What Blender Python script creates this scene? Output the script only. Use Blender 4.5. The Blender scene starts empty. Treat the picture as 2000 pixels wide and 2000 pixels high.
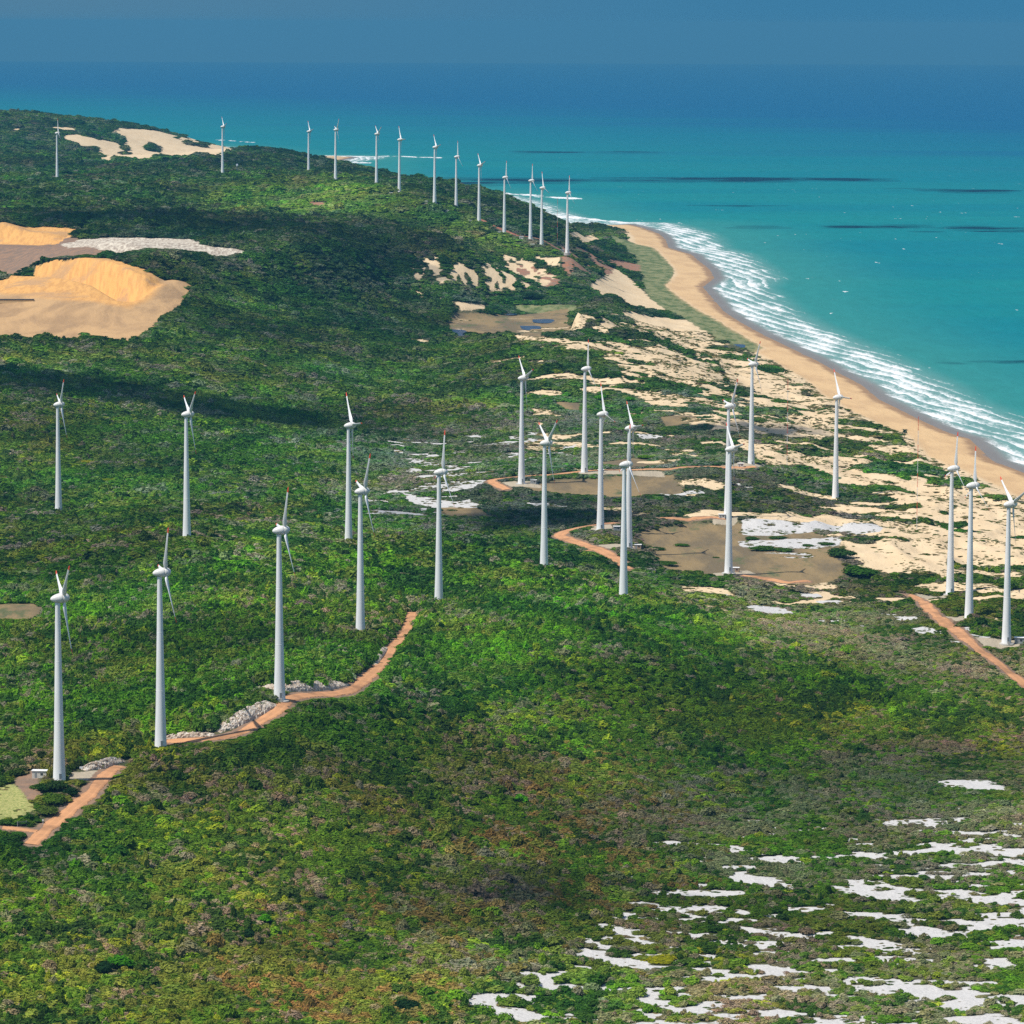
import bpy, bmesh, math, random
import numpy as np
from mathutils import Vector, Matrix

random.seed(7)
RNG = np.random.default_rng(11)
scene = bpy.context.scene
COL = scene.collection

# ------------------------------------------------------------------ survey --
# The camera hangs ZC metres above a curved sea; photograph measurements
# (2000 x 2000) are turned into ground positions by surveying rays.
ZC, FPX, PITCH, ROLL, R2 = 350.0, 8000.0, math.radians(6.81), 0.0035, 7.43e6 * 2
CP, SP = math.cos(PITCH), math.sin(PITCH)


def ray(px, py):
    u = (px - 1000.0) / FPX
    v = (1000.0 - py) / FPX
    c, s = math.cos(ROLL), math.sin(ROLL)
    u, v = u * c - v * s, u * s + v * c
    return np.array([u, CP + v * SP, -SP + v * CP])


def at_z(px, py, z):
    r = ray(px, py)
    t = (z - ZC) / r[2]
    for _ in range(8):
        t = (z - ZC - (r[1] * t) ** 2 / R2) / r[2]
    return r[0] * t, r[1] * t


def at_y(px, py, y):
    r = ray(px, py)
    t = y / r[1]
    return r[0] * t, y, r[2] * t + ZC + y * y / R2


def by_height(px, py, h, metres):
    """ground point whose METRES-tall upright spans H pixels"""
    d = FPX * metres * CP / h
    r = ray(px, py) * d
    return r[0], r[1], r[2] + ZC + r[1] ** 2 / R2


def drop(y):
    return y * y / R2


# ------------------------------------------------------------------- noise --
def _hash(ix, iy, seed):
    h = (ix.astype(np.int64) * 374761393 + iy.astype(np.int64) * 668265263 + seed * 974634777) & 0xFFFFFFFF
    h = ((h ^ (h >> 13)) * 1274126177) & 0xFFFFFFFF
    h = ((h ^ (h >> 16)) * 2246822519) & 0xFFFFFFFF
    h = h ^ (h >> 15)
    return (h & 0xFFFFFF) / float(0xFFFFFF)


def vnoise(x, y, seed=0):
    x0, y0 = np.floor(x), np.floor(y)
    fx, fy = x - x0, y - y0
    fx, fy = fx * fx * (3 - 2 * fx), fy * fy * (3 - 2 * fy)
    a, b = _hash(x0, y0, seed), _hash(x0 + 1, y0, seed)
    c, d = _hash(x0, y0 + 1, seed), _hash(x0 + 1, y0 + 1, seed)
    return (a * (1 - fx) + b * fx) * (1 - fy) + (c * (1 - fx) + d * fx) * fy


def fbm(x, y, seed=0, octaves=4):
    t, a, n = 0.0, 1.0, 0.0
    for o in range(octaves):
        t = t + a * vnoise(x * 2 ** o + 17.3 * o, y * 2 ** o - 9.1 * o, seed + o)
        n += a
        a *= 0.5
    return t / n


def sstep(a, b, x):
    t = np.clip((x - a) / (b - a), 0, 1)
    return t * t * (3 - 2 * t)


# ---------------------------------------------------------------- turbines --
# base px, base py, hub px, hub py, rotor phase, rotor radius / 22 m, label
TURB = [
    (116, 1527, 128, 1168, 50, 1.09, "tallest white wind turbine, lower left, its foot behind dark shrubs beside the gravel pad"),
    (314, 1462, 326.8, 1118, 30, 1.08, "white wind turbine on the near ridge where the track meets the thin white rubble edge"),
    (546, 1368, 557.3, 1036, 30, 1.07, "near ridge wind turbine with its foot in front of the widest white rubble bank"),
    (704, 1247, 715.7, 960, 36, 1.16, "near ridge wind turbine just left of the orange track above the rubble banks"),
    (857, 1187, 869.5, 923, 17, 1.15, "near ridge wind turbine in trees beyond the track's end, one blade straight up"),
    (1217.6, 1171, 1229, 908, 14, 1.09, "front one of two overlapping white wind turbines, at the right end of the near ridge"),
    (1062.6, 1112, 1073, 866, 53, 1.16, "white wind turbine with two blades raised in a V, left of the curving orange track"),
    (114.6, 1001, 125.6, 791, 42, 1.15, "farthest left white wind turbine on the green hillside below the dark cloud shadow"),
    (365, 1054, 376, 810, 52, 1.12, "wind turbine with V-raised blades, hillside scrub, right end of the dark cloud shadow behind it"),
    (681, 1064, 688, 832, 82, 1.14, "wind turbine at the hillside foot, close behind the near ridge turbine left of the track"),
    (1018.5, 945, 1028, 739.4, 70, 1.03, "wind turbine beside a grey kiosk at the bend of the orange track on the plain"),
    (1141.4, 923, 1149, 721.7, 8, 1.0, "white wind turbine on the straight orange track behind the brown dry flat"),
    (1172.6, 1035.3, 1180.4, 810, 100, 0.97, "white wind turbine inside the loop of the curving orange track"),
    (1227.5, 1071, 1232, 837.3, 80, 0.94, "rear one of two overlapping white wind turbines, half hidden behind the nearer tower"),
    (1467, 910.5, 1474.6, 712.6, 36, 1.01, "white wind turbine at the right end of the orange track before the pale dunes"),
    (1421, 1013.6, 1428.4, 794, 35, 1.06, "rear one of the tower pair standing at the edge of the large brown dry lagoon"),
    (1423, 1119, 1432.8, 878, 76, 0.94, "front one of the tower pair, on the near shore of the large brown dry lagoon"),
    (1631.6, 980.3, 1639, 777, 88, 1.05, "white wind turbine alone in dark scrub nearest the beach, one blade pointing right"),
    (1855.4, 1160.7, 1865.7, 916, 12, 1.05, "leftmost of the three right hand white wind turbines, beside the pale pad and track start"),
    (1892.4, 1211, 1904, 949, 5, 1.02, "middle one of the three right hand white wind turbines, with one blade upright"),
    (1965.4, 1257, 1977, 985.5, 64, 1.05, "rightmost white wind turbine, standing beside a small hut near the right edge"),
    (848.8, 398.4, 852.2, 288.8, 80, 0.98, "far ridge wind turbine at the upper start of the red track"),
    (890.9, 415, 894, 307.5, 5, 1.0, "far ridge wind turbine second down the red track, with an upright blade"),
    (935.5, 435.3, 938.3, 324.2, 75, 0.98, "far ridge wind turbine third down the red track, left of the small hidden beach"),
    (985, 460, 987.3, 347.7, 10, 1.0, "far ridge wind turbine fourth down the red track, in front of the small beach's surf"),
    (1036, 466.8, 1039, 354, 7, 1.0, "left one of the close wind turbine pair near the bottom of the red track"),
    (1057.7, 481.7, 1061, 368.2, 105, 0.98, "right one of the close wind turbine pair near the bottom of the red track"),
    (1107.8, 493.8, 1110.2, 377.5, 8, 1.0, "far ridge wind turbine at the lower end of the row, before the beach bend"),
    (111.8, 356, 114.8, 261, 0, 1.0, "far grey wind turbine by itself at the far left below the sandy headland"),
    (434.8, 342.6, 437.4, 248.7, 75, 0.98, "far wind turbine in front of the tip of the sandy headland"),
    (602.8, 349, 606, 257.8, 80, 0.98, "far wind turbine right of the dark wooded hilltop, before the sand spit"),
    (655.4, 355, 658.7, 254.6, 42, 1.0, "far wind turbine at the end of the sand spit, with all three blades spread"),
    (735.4, 364.3, 739, 262.8, 62, 1.0, "far wind turbine with V-raised blades on the right slope of the wooded hill"),
    (780, 380, 783.7, 274, 88, 1.0, "far wind turbine with a white kiosk close to its left, between hill and red track"),
]
TPOS = []
for bx, by, hx, hy, ph, rs, lab in TURB:
    x, y, z = by_height(bx, by, by - hy, 76.0)
    TPOS.append([x, y, z])

# ------------------------------------------------------------ ground shape --
CTRL = [(x, y, z) for x, y, z in TPOS]
for px, py, z in [
    # lower foreground and the slope of the near ridge
    (-300, 2000, 30), (0, 2000, 22), (250, 2000, 19), (500, 2000, 15), (750, 2000, 12), (1000, 2000, 10), (1300, 2000, 8), (1600, 2000, 8), (2000, 2000, 8), (2300, 2000, 8),
    (-300, 2500, 20), (500, 2500, 10), (1000, 2500, 8), (1600, 2500, 8), (2300, 2500, 8),
    (0, 1800, 28), (300, 1800, 21), (600, 1800, 17), (900, 1800, 12), (0, 1650, 31), (-250, 1600, 40), (300, 1680, 26), (600, 1600, 27), (800, 1500, 27), (1000, 1600, 15), (1000, 1400, 28),
    (1200, 1260, 38), (1150, 1330, 32), (1300, 1210, 30), (1500, 1265, 21), (1700, 1335, 13), (1900, 1400, 9), (1300, 1400, 17), (1500, 1400, 13), (1500, 1500, 11), (1700, 1500, 9),
    (1300, 1700, 9), (2000, 1700, 8), (2000, 1500, 8), (2000, 1350, 10), (2300, 1600, 8), (1700, 1800, 8), (1000, 1750, 11),
    # behind the near ridge
    (0, 1420, 38), (200, 1350, 38), (100, 1250, 31), (-300, 1250, 40), (0, 1100, 22), (300, 1200, 34), (500, 1180, 35), (600, 1120, 29), (800, 1075, 24), (940, 1070, 23),
    (900, 1025, 15), (1000, 1025, 15), (1130, 1060, 15), (1300, 1160, 14), (1500, 1180, 12), (1600, 1130, 12), (1650, 1200, 11), (1500, 1060, 14), (1300, 1050, 16), (1700, 1080, 13), (1750, 1180, 10), (2000, 1290, 12), (2250, 1250, 8), (2250, 1100, 5),
    (1700, 960, 9), (1800, 970, 10), (1900, 1020, 10), (1550, 880, 14), (1650, 860, 9), (1350, 870, 18), (1200, 850, 17),
    # plain, dunes and the hillside on the left
    (1050, 860, 17), (1050, 780, 24), (1050, 700, 38), (1050, 662, 43), (1200, 700, 38), (1200, 780, 24), (1300, 720, 32), (1400, 745, 24), (1500, 770, 16), (1350, 800, 20),
    (900, 850, 15), (750, 900, 14), (700, 750, 26), (850, 720, 22), (900, 690, 24), (500, 830, 24), (200, 800, 34), (-250, 800, 45), (0, 900, 18), (-250, 1000, 14), (250, 930, 16), (500, 930, 17), (0, 720, 52), (500, 650, 47), (300, 670, 57), (700, 640, 36),
    (600, 560, 62), (450, 560, 70), (750, 570, 44), (800, 615, 26),
    (0, 655, 60), (150, 640, 62), (280, 655, 60), (380, 610, 65), (-250, 640, 62), (-250, 560, 70),
    # marsh and the ground round it
    (880, 640, 18), (1000, 625, 18), (1080, 640, 18), (960, 600, 20), (1000, 575, 24), (1120, 580, 26), (1180, 600, 30),
    (1120, 622, 40), (1250, 640, 30), (1350, 680, 20), (1420, 690, 10),
    # red flats behind
    (1100, 522, 44), (1050, 560, 26), (1160, 556, 34), (1180, 500, 40), (1230, 560, 20), (1260, 540, 8), (1230, 500, 14), (1180, 472, 12), (1130, 460, 16), (1300, 580, 7), (1350, 625, 7), (1450, 672, 6),
]:
    x, y = at_z(px, py, z)
    CTRL.append((x, y, z))
for px, py, d in [
    # the wooded spur and what shows over it
    (215, 484, 4330), (300, 500, 4330), (377, 550, 4280), (377, 500, 4420), (480, 500, 4480), (600, 500, 4520), (250, 472, 4640), (420, 470, 4700), (300, 440, 4850), (300, 415, 5020), (120, 430, 4900), (0, 425, 4950), (-250, 420, 4950), (0, 470, 4720), (-250, 470, 4720),
    (466, 424, 5050), (540, 431, 5000), (621, 440, 4950), (700, 447, 4940), (776, 457, 4940), (850, 468, 4940), (880, 477, 4950), (700, 500, 4700), (800, 505, 4850), (820, 545, 4760), (860, 590, 4640), (900, 560, 4760), (950, 545, 4850), (930, 500, 4980), (1000, 520, 4950), (1050, 510, 5080),
    (466, 414, 5600), (560, 420, 5550), (621, 426, 5500), (776, 440, 5400), (900, 466, 5330), (700, 415, 5450), (500, 395, 5800), (600, 385, 5800), (450, 362, 6200), (850, 420, 5500), (200, 385, 5700), (0, 380, 5800), (-250, 380, 5800),
    # hills behind the far row
    (480, 292, 8000), (560, 300, 8000), (640, 318, 8000), (700, 332, 7900), (760, 348, 7700), (435, 325, 7300), (560, 335, 7200), (250, 320, 7600), (100, 320, 7600), (0, 330, 7300), (-250, 320, 7500),
    (350, 313, 8600), (200, 312, 8700), (300, 290, 9400), (300, 257, 9700), (240, 246, 9750), (130, 240, 9700), (20, 230, 9600), (-250, 224, 9600), (180, 275, 9200), (50, 275, 9000), (400, 290, 10400), (400, 273, 10900), (350, 268, 10500), (440, 285, 11300), (100, 256, 9300),
]:
    CTRL.append(at_y(px, py, d))
CTRL += [(-60, 7000, 55), (20, 6600, 60), (60, 6100, 62), (-150, 7300, 70), (-520, 10300, 12), (-300, 8700, 30), (-500, 9300, 40), (-900, 9000, 60), (-900, 12000, 40), (-1300, 12000, 60), (-1700, 10500, 120),
         (-700, 7200, 92), (-450, 5300, 96), (-700, 5400, 104), (60, 5600, 62), (110, 6000, 40)]
CT = np.array(CTRL, float)
KX, KY = 400.0, 900.0


def tps_matrix(ax, ay, bx, by):
    r2 = ((ax[:, None] - bx[None]) / KX) ** 2 + ((ay[:, None] - by[None]) / KY) ** 2
    return 0.5 * r2 * np.log(r2 + 1e-12)


n = len(CT)
A = np.zeros((n + 3, n + 3))
A[:n, :n] = tps_matrix(CT[:, 0], CT[:, 1], CT[:, 0], CT[:, 1]) + np.eye(n) * 0.004
Pm = np.stack([np.ones(n), CT[:, 0] / KX, CT[:, 1] / KY], 1)
A[:n, n:] = Pm
A[n:, :n] = Pm.T
TW = np.linalg.solve(A, np.concatenate([CT[:, 2], np.zeros(3)]))


def tps(x, y):
    out = np.empty(x.size)
    xf, yf = x.ravel(), y.ravel()
    for i in range(0, xf.size, 40000):
        s = slice(i, i + 40000)
        out[s] = tps_matrix(xf[s], yf[s], CT[:, 0], CT[:, 1]) @ TW[:n] + TW[n] + TW[n + 1] * xf[s] / KX + TW[n + 2] * yf[s] / KY
    return out.reshape(x.shape)


# waterline, from the near right round to the headland
COAST_PX = [(2500, 1160), (2200, 1010), (2060, 946), (2000, 921), (1944, 899), (1900, 857), (1859, 845), (1807, 822), (1766, 801), (1724, 781), (1689, 752), (1641, 727), (1600, 704), (1550, 680), (1500, 656), (1452, 630),
            (1417, 607), (1396, 582), (1377, 561), (1400, 543), (1390, 526), (1367, 508), (1355, 497), (1310, 484), (1303, 467), (1290, 456), (1262, 446), (1232, 438), (1199, 440), (1112, 439), (1060, 428), (1010, 410), (985, 397), (958, 388), (905, 379)]
COAST = [(690, 700), (620, 1300), (545, 1950)] + [at_z(px, py, 0) for px, py in COAST_PX]
COAST += [(-160, 8700), (-260, 9000), (-420, 9700), (-500, 10500), (-440, 10820), (-425, 11010), (-520, 11060), (-620, 11000), (-700, 10900), (-760, 11300), (-775, 11520), (-900, 11900), (-1300, 12600), (-2200, 13000)]
COAST = np.array(COAST)
LAND = np.concatenate([COAST, np.array([(-4000, 13000), (-4000, 500), (720, 500)])])


def seg_dist(x, y, pts, closed=False):
    d = np.full(x.shape, 1e9)
    P = np.asarray(pts, float)
    m = len(P) if closed else len(P) - 1
    for i in range(m):
        a, b = P[i], P[(i + 1) % len(P)]
        ab = b - a
        t = np.clip(((x - a[0]) * ab[0] + (y - a[1]) * ab[1]) / (ab @ ab + 1e-9), 0, 1)
        d = np.minimum(d, np.hypot(x - a[0] - t * ab[0], y - a[1] - t * ab[1]))
    return d


def inside(x, y, P):
    P = np.asarray(P, float)
    c = np.zeros(x.shape, bool)
    j = len(P) - 1
    for i in range(len(P)):
        if P[i, 1] != P[j, 1]:
            cond = (P[i, 1] > y) != (P[j, 1] > y)
            c ^= cond & (x < (P[j, 0] - P[i, 0]) * (y - P[i, 1]) / (P[j, 1] - P[i, 1]) + P[i, 0])
        j = i
    return c


def coast_signed(x, y):
    """metres inland (+) or out to sea (-)"""
    d = seg_dist(x, y, COAST)
    return np.where(inside(x, y, LAND), d, -d)


# fan shaped survey grid: rows at rising distance, columns widening with it
rows = [1080.0]
while rows[-1] < 12800:
    rows.append(rows[-1] + float(np.interp(rows[-1], [1100, 2300, 3500, 5200, 7000, 12800], [3.0, 3.2, 5.5, 7.5, 14, 36])))
ROW = np.array(rows)
NC = 540
S = np.linspace(-1, 1, NC)


def half(y):
    return 0.125 * y * 1.65 + 110


GY = np.repeat(ROW[:, None], NC, 1)
GX = S[None] * half(GY)
BASE = tps(GX, GY)


def lens(Z, bot, top, floor, run=45.0):
    """a sand face: bottom and top edges given as (px, py); slopes up away from the camera"""
    bz = [q[2] if len(q) > 2 else floor for q in bot]
    b = np.array([at_z(q[0], q[1], z_) for q, z_ in zip(bot, bz)])
    tp = []
    for px, py in top:
        yb = np.interp((px - 1000) * 0.55, b[:, 0], b[:, 1])
        tp.append(at_y(px, py, yb + run))
    tp = np.array(tp)
    yb = np.interp(GX, b[:, 0], b[:, 1])
    zt = np.interp(GX, tp[:, 0], tp[:, 2])
    yt = yb + run
    fl = np.interp(GX, b[:, 0], bz)
    w = sstep(b[-1, 0] + 25, b[-1, 0] - 5, GX)
    face = fl + (zt - fl) * np.clip((GY - yb) / run, 0, 1)
    back = sstep(yt, yt + 170, GY)
    front = sstep(yb - 130, yb - 40, GY)
    new = np.where(GY < yb, Z * (1 - front) + np.minimum(Z, fl + 1.0) * front, np.where(GY < yt, face, zt * (1 - back) + Z * back))
    return Z * (1 - w) + new * w


LENS_A_BOT = [(-260, 560), (0, 572), (65, 579), (135, 586), (202, 592), (250, 602), (278, 588, 70), (300, 570, 78), (316, 558, 82)]
LENS_A_TOP = [(-260, 545), (0, 555), (35, 534), (73, 518), (121, 508), (167, 506), (215, 513), (256, 526), (290, 541), (316, 556)]
LENS_B_BOT = [(-260, 475), (0, 478), (60, 481), (121, 485), (150, 470)]
LENS_B_TOP = [(-260, 430), (0, 438), (81, 445), (140, 452), (152, 457)]
Z = lens(BASE, LENS_B_BOT, LENS_B_TOP, 95.0, 50)
Z = lens(Z, LENS_A_BOT, LENS_A_TOP, 62.0, 50)
CD = coast_signed(GX, GY)
rough = (fbm(GX / 190, GY / 190, 3, 4) - 0.5) * np.interp(GY, [1500, 4000, 7000], [7, 8, 16]) * sstep(60, 300, CD)
Z = Z + rough
# pull the ground to the surveyed turbine feet again after roughening
for x, y, z in TPOS:
    r2 = ((GX - x) / 26) ** 2 + ((GY - y) / 40) ** 2
    k = np.exp(-r2)
    jy = int(np.argmin(abs(ROW - y)))
    jx = int(np.argmin(abs(S * half(y) - x)))
    Z = Z + k * (z - Z[jy, jx])


def bump(Z, px, py, d, rx, ry, amp):
    x, y, z = at_y(px, py, d)
    r = np.sqrt(((GX - x) / rx) ** 2 + ((GY - y) / ry) ** 2)
    return Z + amp * np.clip(1 - r, 0, 1) ** 1.15


Z = bump(Z, 1205, 535, 4780, 45, 130, 26)
Z = bump(Z, 1118, 640, 4230, 26, 60, 14)
Z = bump(Z, 1165, 640, 4260, 22, 60, 10)
shore = np.where(CD < 0, CD * 0.05 - 0.4, np.interp(CD, [0, 14, 55, 75, 140], [-0.25, 1.0, 3.6, 4.6, 8.0]))
near_shore = sstep(70, 220, CD)
Z = np.where(CD < 220, shore * (1 - near_shore) + np.maximum(Z, 4.0) * near_shore, np.maximum(Z, 4.0))
DUNE_W = sstep(45, 75, CD) * sstep(420, 200, CD) * sstep(5200, 4300, GY)
dn = 1 - np.abs(2 * fbm(GX / 38 + 0.2 * fbm(GX / 20, GY / 20, 9), GY / 75, 21, 3) - 1)
Z = Z + DUNE_W * (dn - 0.6) * 9


def grid_uv(x, y):
    r = np.interp(y, ROW, np.arange(len(ROW)))
    c = (x / half(y) + 1) * 0.5 * (NC - 1)
    return np.clip(r, 0, len(ROW) - 1.001), np.clip(c, 0, NC - 1.001)


def sample(F, x, y):
    r, c = grid_uv(np.asarray(x, float), np.asarray(y, float))
    r0, c0 = r.astype(int), c.astype(int)
    fr, fc = r - r0, c - c0
    return (F[r0, c0] * (1 - fc) + F[r0, c0 + 1] * fc) * (1 - fr) + (F[r0 + 1, c0] * (1 - fc) + F[r0 + 1, c0 + 1] * fc) * fr


def ground(x, y):
    return float(sample(Z, np.array([x]), np.array([y]))[0])


YS = np.concatenate([np.arange(1090, 3500, 2.0), np.arange(3500, 12700, 6.0)])


def cast(px, py):
    r = ray(px, py)
    t = YS / r[1]
    zz = r[2] * t + ZC + drop(YS)
    g = sample(Z, r[0] * t, YS)
    hit = np.nonzero(zz <= g)[0]
    k = hit[0] if len(hit) else len(YS) - 1
    return float(r[0] * t[k]), float(YS[k])


def castp(pts):
    return np.array([cast(*p) for p in pts])


# -------------------------------------------------------- what covers what --
def region(pts, soft=8.0, world=False, ragged=0.0, rs=12.0):
    P = np.array(pts, float) if world else castp(pts)
    x0, x1, y0, y1 = P[:, 0].min() - soft, P[:, 0].max() + soft, P[:, 1].min() - soft * 3, P[:, 1].max() + soft * 3
    out = np.zeros(GX.shape)
    m = (GX > x0) & (GX < x1) & (GY > y0) & (GY < y1)
    if m.any():
        x, y = GX[m], GY[m]
        if ragged:
            x = x + (fbm(x / rs, y / (rs * 2), 31, 3) - 0.5) * ragged
            y = y + (fbm(x / rs, y / (rs * 2), 37, 3) - 0.5) * ragged * 3
        d = seg_dist(x, y / 2.5, P / [1, 2.5], True)
        d = np.where(inside(x, y, P), d, -d)
        out[m] = np.clip(0.5 + d / soft, 0, 1)
    return out


def union(*fs):
    o = fs[0]
    for f in fs[1:]:
        o = np.maximum(o, f)
    return o


WHITE = np.zeros(GX.shape)     # bleached quartz sand
TAN = np.zeros(GX.shape)       # warm dune sand
ORANGE = np.zeros(GX.shape)    # quarry sand
REDSOIL = np.zeros(GX.shape)   # red laterite
FLAT = np.zeros(GX.shape)      # dry brown lagoon bed
GRASS = np.zeros(GX.shape)     # short grass
GRAVEL = np.zeros(GX.shape)    # pale turbine pads

# white sand streaks of the lower right
W1 = region([(1250, 1640), (1500, 1600), (2300, 1560), (2500, 2300), (900, 2300), (900, 1950), (1150, 1800)], 60)
core = region([(1330, 1760), (1500, 1690), (2300, 1640), (2500, 2300), (1050, 2300), (1120, 1850)], 60)
st = fbm(GX / 24 + GY / 60, GY / 9.5, 41, 4)
WHITE = union(WHITE, sstep(0.562, 0.607, st + 0.065 * core) * sstep(0.2, 0.8, W1))
for poly in [
    [(1120, 1842), (1180, 1845), (1240, 1858), (1235, 1872), (1180, 1866), (1130, 1862)],
    [(1190, 1826), (1290, 1842), (1370, 1852), (1425, 1862), (1410, 1873), (1330, 1862), (1240, 1846)],
    [(1345, 1768), (1400, 1770), (1470, 1784), (1550, 1790), (1550, 1800), (1440, 1800), (1380, 1785)],
    [(1430, 1808), (1500, 1812), (1600, 1830), (1560, 1838), (1470, 1826)],
    [(1490, 1918), (1560, 1922), (1660, 1930), (1760, 1940), (1740, 1956), (1620, 1946), (1520, 1936)],
    [(1610, 1900), (1690, 1908), (1800, 1916), (1900, 1922), (1920, 1950), (1800, 1950), (1700, 1926)],
    [(1230, 1938), (1300, 1930), (1420, 1936), (1520, 1945), (1480, 1958), (1380, 1955), (1300, 1966), (1220, 1962)],
    [(1630, 1718), (1700, 1716), (1760, 1738), (1860, 1752), (1990, 1760), (1980, 1770), (1850, 1766), (1720, 1745)],
    [(1060, 1941), (1120, 1940), (1135, 1950), (1090, 1956)],
    [(1780, 1735), (1880, 1738), (1990, 1752), (2080, 1758), (2060, 1768), (1900, 1758)],
    [(1720, 1805), (1800, 1808), (1880, 1820), (1860, 1828), (1760, 1822)],
    [(1640, 1830), (1720, 1836), (1800, 1858), (1850, 1875), (1780, 1875), (1700, 1856)],
    [(1750, 1980), (1850, 1975), (1990, 1990), (1990, 2010), (1800, 2010)],
    [(1380, 1690), (1430, 1694), (1470, 1702), (1450, 1708)], [(1720, 1710), (1780, 1706), (1850, 1712), (1800, 1720)], [(1930, 1700), (1990, 1702), (1985, 1712)],
    [(1820, 1525), (1900, 1524), (1970, 1532), (1960, 1548), (1880, 1548)], [(1690, 1660), (1705, 1665), (1702, 1680)],
    [(1455, 1183), (1500, 1183), (1555, 1198), (1550, 1203), (1490, 1200)], [(1568, 1208), (1640, 1212), (1700, 1226), (1690, 1232), (1620, 1222)],
    [(1405, 1160), (1422, 1160), (1420, 1166)], [(1545, 1158), (1600, 1160), (1608, 1170), (1570, 1166)], [(1590, 1172), (1640, 1174), (1650, 1180), (1600, 1180)], [(1700, 1200), (1750, 1200), (1800, 1210), (1760, 1216)],
    [(1760, 1225), (1830, 1230), (1840, 1240), (1790, 1238)], [(1850, 1222), (1890, 1225), (1890, 1235), (1860, 1232)], [(1840, 1250), (1900, 1262), (1880, 1268)],
    [(1870, 1225), (1905, 1226), (1900, 1235)], [(1895, 1240), (1940, 1240), (1950, 1246), (1905, 1248)],
]:
    WHITE = union(WHITE, region(poly, 3, ragged=4, rs=6))
# white patches on the plain
W2 = region([(740, 860), (800, 845), (1010, 840), (1130, 845), (1130, 890), (1000, 905), (930, 980), (880, 1010), (690, 1010), (720, 960), (800, 940), (760, 890)], 40)
st2 = fbm(GX / 15, GY / 15, 51, 4)
WHITE = union(WHITE, sstep(0.575, 0.62, st2) * sstep(0.3, 0.8, W2))
for poly in [
    [(690, 996), (760, 998), (820, 1003), (840, 1008), (760, 1006)], [(780, 962), (830, 970), (900, 982), (950, 985), (945, 992), (850, 992), (800, 984)], [(795, 898), (830, 900), (850, 908), (820, 908)],
    [(1280, 960), (1380, 961), (1385, 967), (1300, 966)], [(1240, 850), (1280, 848), (1300, 856), (1250, 858)], [(1020, 980), (1080, 984), (1120, 990), (1040, 990)],
    [(1445, 1012), (1500, 1016), (1600, 1020), (1720, 1025), (1720, 1040), (1600, 1036), (1500, 1040), (1450, 1036)],
    [(1440, 1056), (1500, 1050), (1650, 1048), (1640, 1064), (1590, 1070), (1500, 1068), (1450, 1066)], [(1480, 1076), (1580, 1078), (1585, 1086), (1520, 1086), (1545, 1092), (1585, 1090), (1580, 1084)],
    [(1395, 940), (1450, 946), (1485, 953), (1440, 950)], [(1570, 926), (1590, 928), (1585, 934)],
]:
    WHITE = union(WHITE, region(poly, 4, ragged=5, rs=8))
# dry lagoon beds
WHITE = np.where(GY < 2300, WHITE * sstep(0.33, 0.44, fbm(GX / 13 + GY / 45, GY / 4.6, 45, 3)), WHITE)
LAGOON = region([(1250, 1035), (1330, 1018), (1460, 1020), (1560, 1030), (1640, 1050), (1640, 1100), (1660, 1120), (1640, 1138), (1560, 1142), (1480, 1132), (1400, 1122), (1300, 1108), (1270, 1070)], 10, ragged=10)
LAGOON2 = region([(1020, 958), (1060, 940), (1150, 930), (1320, 922), (1335, 950), (1330, 968), (1220, 970), (1100, 965)], 10, ragged=8)
FLAT = union(FLAT, LAGOON, LAGOON2, region([(855, 985), (930, 990), (960, 1010), (860, 1006)], 8), region([(1150, 905), (1240, 895), (1310, 905), (1240, 915)], 8), region([(1290, 815), (1360, 812), (1370, 826), (1300, 834)], 8), region([(1080, 786), (1135, 790), (1135, 802), (1100, 800)], 8),
             region([(0, 1180), (70, 1180), (100, 1195), (60, 1212), (0, 1212), (-60, 1200)], 10), region([(890, 605), (1110, 600), (1120, 640), (1060, 655), (890, 655), (870, 630)], 10))
MARSH = region([(890, 605), (1110, 600), (1120, 640), (1060, 655), (890, 655), (870, 630)], 10)
LAGOON_WET = region([(1250, 1035), (1420, 1030), (1440, 1075), (1340, 1082), (1270, 1070)], 30)
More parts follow.
